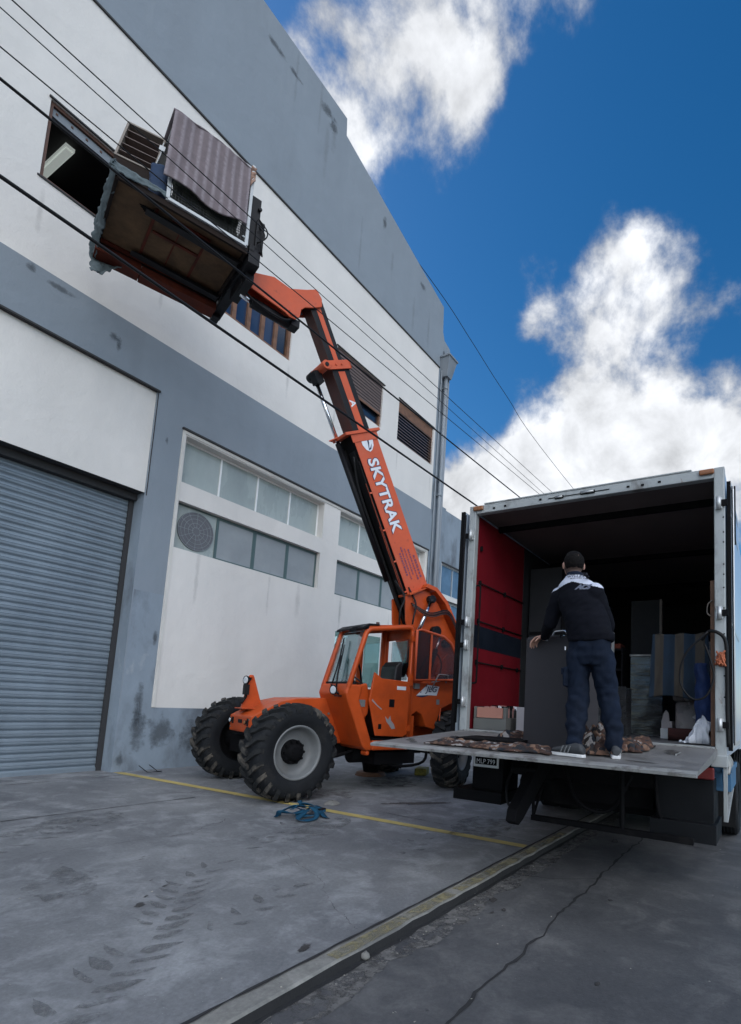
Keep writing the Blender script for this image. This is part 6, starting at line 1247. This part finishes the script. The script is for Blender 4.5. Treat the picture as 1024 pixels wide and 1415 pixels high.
def body(mb):
    U = Vector((0, 0, 1))
    sect(mb, [(HIP, lat*.155, fwd*.10), (Vector((4.35, 1.32, 2.1)), lat*.13, fwd*.09), (CH, lat*.16, fwd*.10), (CH+U*.08, lat*.15, fwd*.08), (NK-U*.04, lat*.07, fwd*.06)])
    limb(mb, [(NK-U*.08, .062), (NK+U*.03, .056), (HD-U*.04, .060)])
    ball(mb, HD, (.078, .078, .105), 12); ball(mb, HD+hfw*.025+U*(-.015), (.080, .075, .092), 12); ball(mb, HD+hfw*.055-U*.075, .042, 8); ball(mb, HD-hfw*.02+U*.02, (.088, .082, .088), 12)
    ball(mb, HD+hfw*.112-U*.02, (.018, .014, .022), 6); ball(mb, HD+hfw*.095-U*.052, (.018, .026, .010), 6); ball(mb, HD+hfw*.085+U*.022, (.02, .05, .012), 6)   # nose, mouth, brow
    for s in (1, -1): ball(mb, HD+hla*s*.086-hfw*.008-U*.012, (.020, .012, .034), 8); ball(mb, HD+hfw*.098+hla*s*.03+U*.002, (.010, .013, .008), 6)
    limb(mb, [(SH_L, .045), (EL_L, .038), (WR_L, .028)]); limb(mb, [(SH_R, .045), (EL_R, .038), (WR_R, .028)])
    for hip, kn, an in ((Vector((4.35, 1.39, 1.95)), Vector((4.36, 1.395, 1.62)), Vector((4.24, 1.375, 1.25))), (Vector((4.36, 1.21, 1.95)), Vector((4.40, 1.155, 1.64)), Vector((4.36, 1.085, 1.26)))):
        limb(mb, [(hip, .08), (kn, .055), (an, .036), (an-Vector((0, 0, .06)), .036)])
    # left hand over the top edge of the cabinet
    pc = WR_L+Vector((.042, .082, .002))
    sect(mb, [(WR_L, Vector((.028, -.008, 0)), Vector((0, .004, .018))), (WR_L+Vector((.012, .03, .010)), Vector((.036, -.012, 0)), Vector((0, .004, .017))), (pc, Vector((.040, -.018, -.004)), Vector((0, .004, .014)))], 14)
    ball(mb, pc, (.036, .022, .015), 8)
    for k, (off, l1, l2, l3, bend) in enumerate([(-.036, .044, .032, .022, .0), (-.012, .050, .036, .024, .0), (.012, .048, .034, .023, .0), (.035, .038, .028, .020, .0)]):
        b = pc+Vector((.92*off, -.38*off, -.002)); d1 = Vector((-.02+off*2.0, .72-abs(off)*3, -.62)).normalized(); d2 = Vector((.02, .32, -.93)).normalized(); d3 = Vector((.06, -.02, -1)).normalized()
        limb(mb, [(b, .0105), (b+d1*l1, .0102), (b+d1*l1+d2*l2, .0092), (b+d1*l1+d2*l2+d3*l3, .0080)], 10)
    t0 = WR_L+Vector((-.020, .025, .004)); limb(mb, [(t0, .012), (t0+Vector((-.028, .018, -.018)), .0105), (t0+Vector((-.036, .036, -.042)), .009)], 10)
    # right hand on the near top edge
    pr = WR_R+Vector((.02, .07, .01)); sect(mb, [(WR_R, Vector((.026, -.01, 0)), Vector((0, .004, .018))), (pr, Vector((.038, -.012, 0)), Vector((0, .004, .014)))], 14); ball(mb, pr, (.034, .022, .014), 8)
    for off, l in ((-.030, .07), (-.01, .08), (.010, .078), (.029, .062)):
        b = pr+Vector((.95*off, -.3*off, 0)); limb(mb, [(b, .0095), (b+Vector((.01, .9, .05))*l*.5, .009), (b+Vector((0, .8, -.55))*l, .0075)], 10)
    limb(mb, [(WR_R+Vector((-.02, .02, 0)), .012), (WR_R+Vector((-.045, .05, .0)), .009)], 10)
M['fade'] = mk('shaved neck hair', (.10, .062, .050), .8, var=.3, vs=60)
def bpost(c, n_):
    q = c-HD; k = q.dot(hfw)
    return 1 if (-.078 < q.z+.012*mnoise.noise(c*70) < .03 and k < .02 and abs(q.dot(hla)) < .084) else 0
person = remesh('person', body, .0062, ['skin', 'fade'], None, 4, post=bpost)
tag(person, 'man in black jacket with white shoulders and navy trousers, seen from behind', 'person')
def jk(mb):
    U = Vector((0, 0, 1))
    sect(mb, [(Vector((4.345, 1.295, 2.075)), lat*.195, fwd*.135), (Vector((4.345, 1.297, 2.13)), lat*.202, fwd*.145), (Vector((4.35, 1.325, 2.23)), lat*.200, fwd*.142), (Vector((4.36, 1.385, 2.36)), lat*.200, fwd*.132), (Vector((4.362, 1.425, 2.46)), lat*.192, fwd*.118), (Vector((4.365, 1.437, 2.53)), lat*.178, fwd*.108), (Vector((4.368, 1.442, 2.58)), lat*.158, fwd*.098), (Vector((4.370, 1.448, 2.62)), lat*.112, fwd*.080), (Vector((4.373, 1.454, 2.655)), lat*.072, fwd*.068), (Vector((4.378, 1.458, 2.68)), lat*.066, fwd*.064)], 32)
    limb(mb, [(SH_L-lat*.01, .088), (SH_L.lerp(EL_L, .5), .072), (EL_L, .062), (EL_L.lerp(WR_L, .55), .050), (WR_L-Vector((.012, .012, -.004)), .036)], 20)
    limb(mb, [(SH_R+lat*.01, .086), (SH_R.lerp(EL_R, .5), .074), (EL_R, .062), (WR_R, .040)], 20)
def jdisp(co):
    w = mnoise.noise(Vector((co.x*7, co.y*7+co.z*4, co.z*11)))*.010 + mnoise.noise(Vector((co.x*18, co.y*18, co.z*26+co.y*9)))*.0045
    if co.z < 2.22: w *= 1.3
    return w
def jpost(c, n_):
    t = (c-Vector((4.365, 1.44, 0))).dot(lat)          # along the shoulders
    lim = 2.582-.28*abs(t)
    d = (c-Vector((4.372, 1.452, 0))); d.z = 0
    if c.z > 2.648 and d.length < .095: return 2
    return 1 if c.z > lim else 0
jacket = remesh('jacket', jk, .0068, ['jacket', 'yoke', 'trousers'], person, 12, jdisp, post=jpost)
# print on the back: thrown onto the jacket surface
jm = jacket.data; bvh = BVHTree.FromPolygons([v.co for v in jm.vertices], [list(p.vertices) for p in jm.polygons])
def back_text(body_, w, h, cy, cz, mat, off=.003, slant=0, **kw):
    v, f = textverts(body_, w, h, **kw); mb = MB(); out = []
    for a, b in v:
        a -= w/2; y = cy-a*abs(lat.y); x0 = 3.8; z = cz+b+slant*a
        hit = bvh.ray_cast(Vector((x0, y, z)), Vector((1, 0, 0)))
        p = hit[0]+hit[1]*off*(1 if hit[1].x < 0 else -1) if hit[0] is not None else Vector((4.25, y, z))
        out.append(p)
    mb.add(out, f, 0); o = mb.build('lettering', mat, jacket); return o
back_text('WYLLEYZA', .20, .022, 1.400, 2.622, 'ink', spacing=1.15, bold=.03)
back_text('MAR DEL PLATA', .18, .013, 1.375, 2.603, 'ink', spacing=1.1, bold=.02)
back_text('ACS', .145, .046, 1.345, 2.505, 'greyprint', shear=.4, bold=.07, spacing=.85)
def tr(mb):
    sect(mb, [(Vector((4.345, 1.295, 2.13)), lat*.165, fwd*.115), (Vector((4.345, 1.295, 2.05)), lat*.182, fwd*.125), (Vector((4.345, 1.297, 1.95)), lat*.190, fwd*.125), (Vector((4.345, 1.30, 1.88)), lat*.17, fwd*.10)], 28)
    A = [(Vector((4.345, 1.395, 1.95)), .105), (Vector((4.355, 1.40, 1.78)), .098), (Vector((4.355, 1.395, 1.62)), .088), (Vector((4.32, 1.39, 1.45)), .080), (Vector((4.265, 1.380, 1.29)), .068), (Vector((4.25, 1.380, 1.235)), .070)]
    Bq = [(Vector((4.35, 1.205, 1.95)), .102), (Vector((4.375, 1.180, 1.78)), .095), (Vector((4.40, 1.155, 1.64)), .084), (Vector((4.39, 1.120, 1.45)), .076), (Vector((4.37, 1.095, 1.30)), .068), (Vector((4.36, 1.090, 1.245)), .068)]
    limb(mb, A, 20); limb(mb, Bq, 20)
    mb.box((4.26, 1.475, 1.70), (4.40, 1.505, 1.86))
def tdisp(co):
    k = 1.0 if co.z > 1.7 else (1.7 if co.z < 1.45 else 1.3)
    return .003+k*(mnoise.noise(Vector((co.x*8, co.y*9, co.z*6+co.y*9)))*.016 + mnoise.noise(Vector((co.x*14, co.y*16+co.z*12, co.z*15-co.y*10)))*.010)
remesh('trousers', tr, .0075, 'trousers', person, 6, tdisp)
mb = MB(); mb.box((4.27, 1.500, 1.80), (4.41, 1.520, 1.855)); mb.build('pocket_flap', 'trousers', person, bevel=.006)
mb = MB(); mb.box((4.245, 1.478, 2.0), (4.262, 1.484, 2.03)); mb.build('label_tab', 'sticker', person)
# hair: cap with a faded neck
def hr(mb):
    ball(mb, HD+Vector((0, 0, .020))-hfw*.018, (.0925, .0865, .093), 14); ball(mb, HD+Vector((0, 0, .050))+hfw*.03, (.084, .078, .068), 12); ball(mb, HD+Vector((0, 0, .070))-hfw*.0, (.072, .072, .052), 12)
def hdisp(co): return mnoise.noise(co*60)*.004+mnoise.noise(co*150)*.003
ho = remesh('hair', hr, .006, 'hair', person, 2, hdisp)
bm = bmesh.new(); bm.from_mesh(ho.data)
kill = [f for f in bm.faces if (f.calc_center_median().z < HD.z-.040+.010*mnoise.noise(f.calc_center_median()*40)) or ((f.calc_center_median()-HD).dot(hfw) > .055 and f.calc_center_median().z < HD.z+.055)]
bmesh.ops.delete(bm, geom=kill, context='FACES'); bm.to_mesh(ho.data); bm.free()
mb = MB()
def shoe(heel, toe, name='shoe'):
    h, t_ = Vector(heel), Vector(toe); d = (t_-h); L = d.length; d.normalize(); s_ = Vector((d.y, -d.x, 0)).normalized(); up = Vector((0, 0, 1))
    prof = [(0, .030, .055), (.10, .036, .085), (.30, .038, .088), (.50, .042, .070), (.75, .047, .052), (.92, .038, .040), (1.0, .020, .028)]
    def fn(mb):
        sect(mb, [(h+d*L*a+up*(.022+hh/2-.0), s_*w, up*hh/2) for a, w, hh in prof], 18)
    o = remesh(name, fn, .006, 'shoe', person, 3)
    mb = MB(); out = [(-.012, 0), (.0, .030), (.15, .038), (.4, .036), (.75, .049), (.93, .040), (1.01, .016), (1.01, -.016), (.93, -.040), (.75, -.049), (.4, -.036), (.15, -.038), (0, -.030)]
    P = [h+d*L*a+s_*w for a, w in out]; n = len(P); mb.add([p+up*.001 for p in P]+[p+up*.026 for p in P], [tuple(range(n))[::-1], tuple(n+i for i in range(n))]+[(i, (i+1) % n, n+(i+1) % n, n+i) for i in range(n)]); mb.build('sole', 'sole', o, bevel=.005)
    mb = MB()
    for k in range(3):
        a = .42+.11*k; c = h+d*L*a; 
        for sg in (1, -1): mb.bar(c+s_*sg*.046+up*.03, c+d*(-.02)+s_*sg*.036+up*.085, .010, .006, tuple(d))
    mb.build('stripe', 'rim', o)
shoe((4.17, 1.275, pz(4.18)), (4.235, 1.56, pz(4.23))); shoe((4.28, 1.055, pz(4.28)), (4.52, 1.13, pz(4.5)))
mb = MB(); limb(mb, [(Vector((4.225, 1.375, 1.20)), .042), (Vector((4.245, 1.38, 1.27)), .042)], 14); mb.sm = []; mb.m = [0]*len(mb.f); mb.sm = [True]*len(mb.f); mb.build('sock', 'yoke', person)
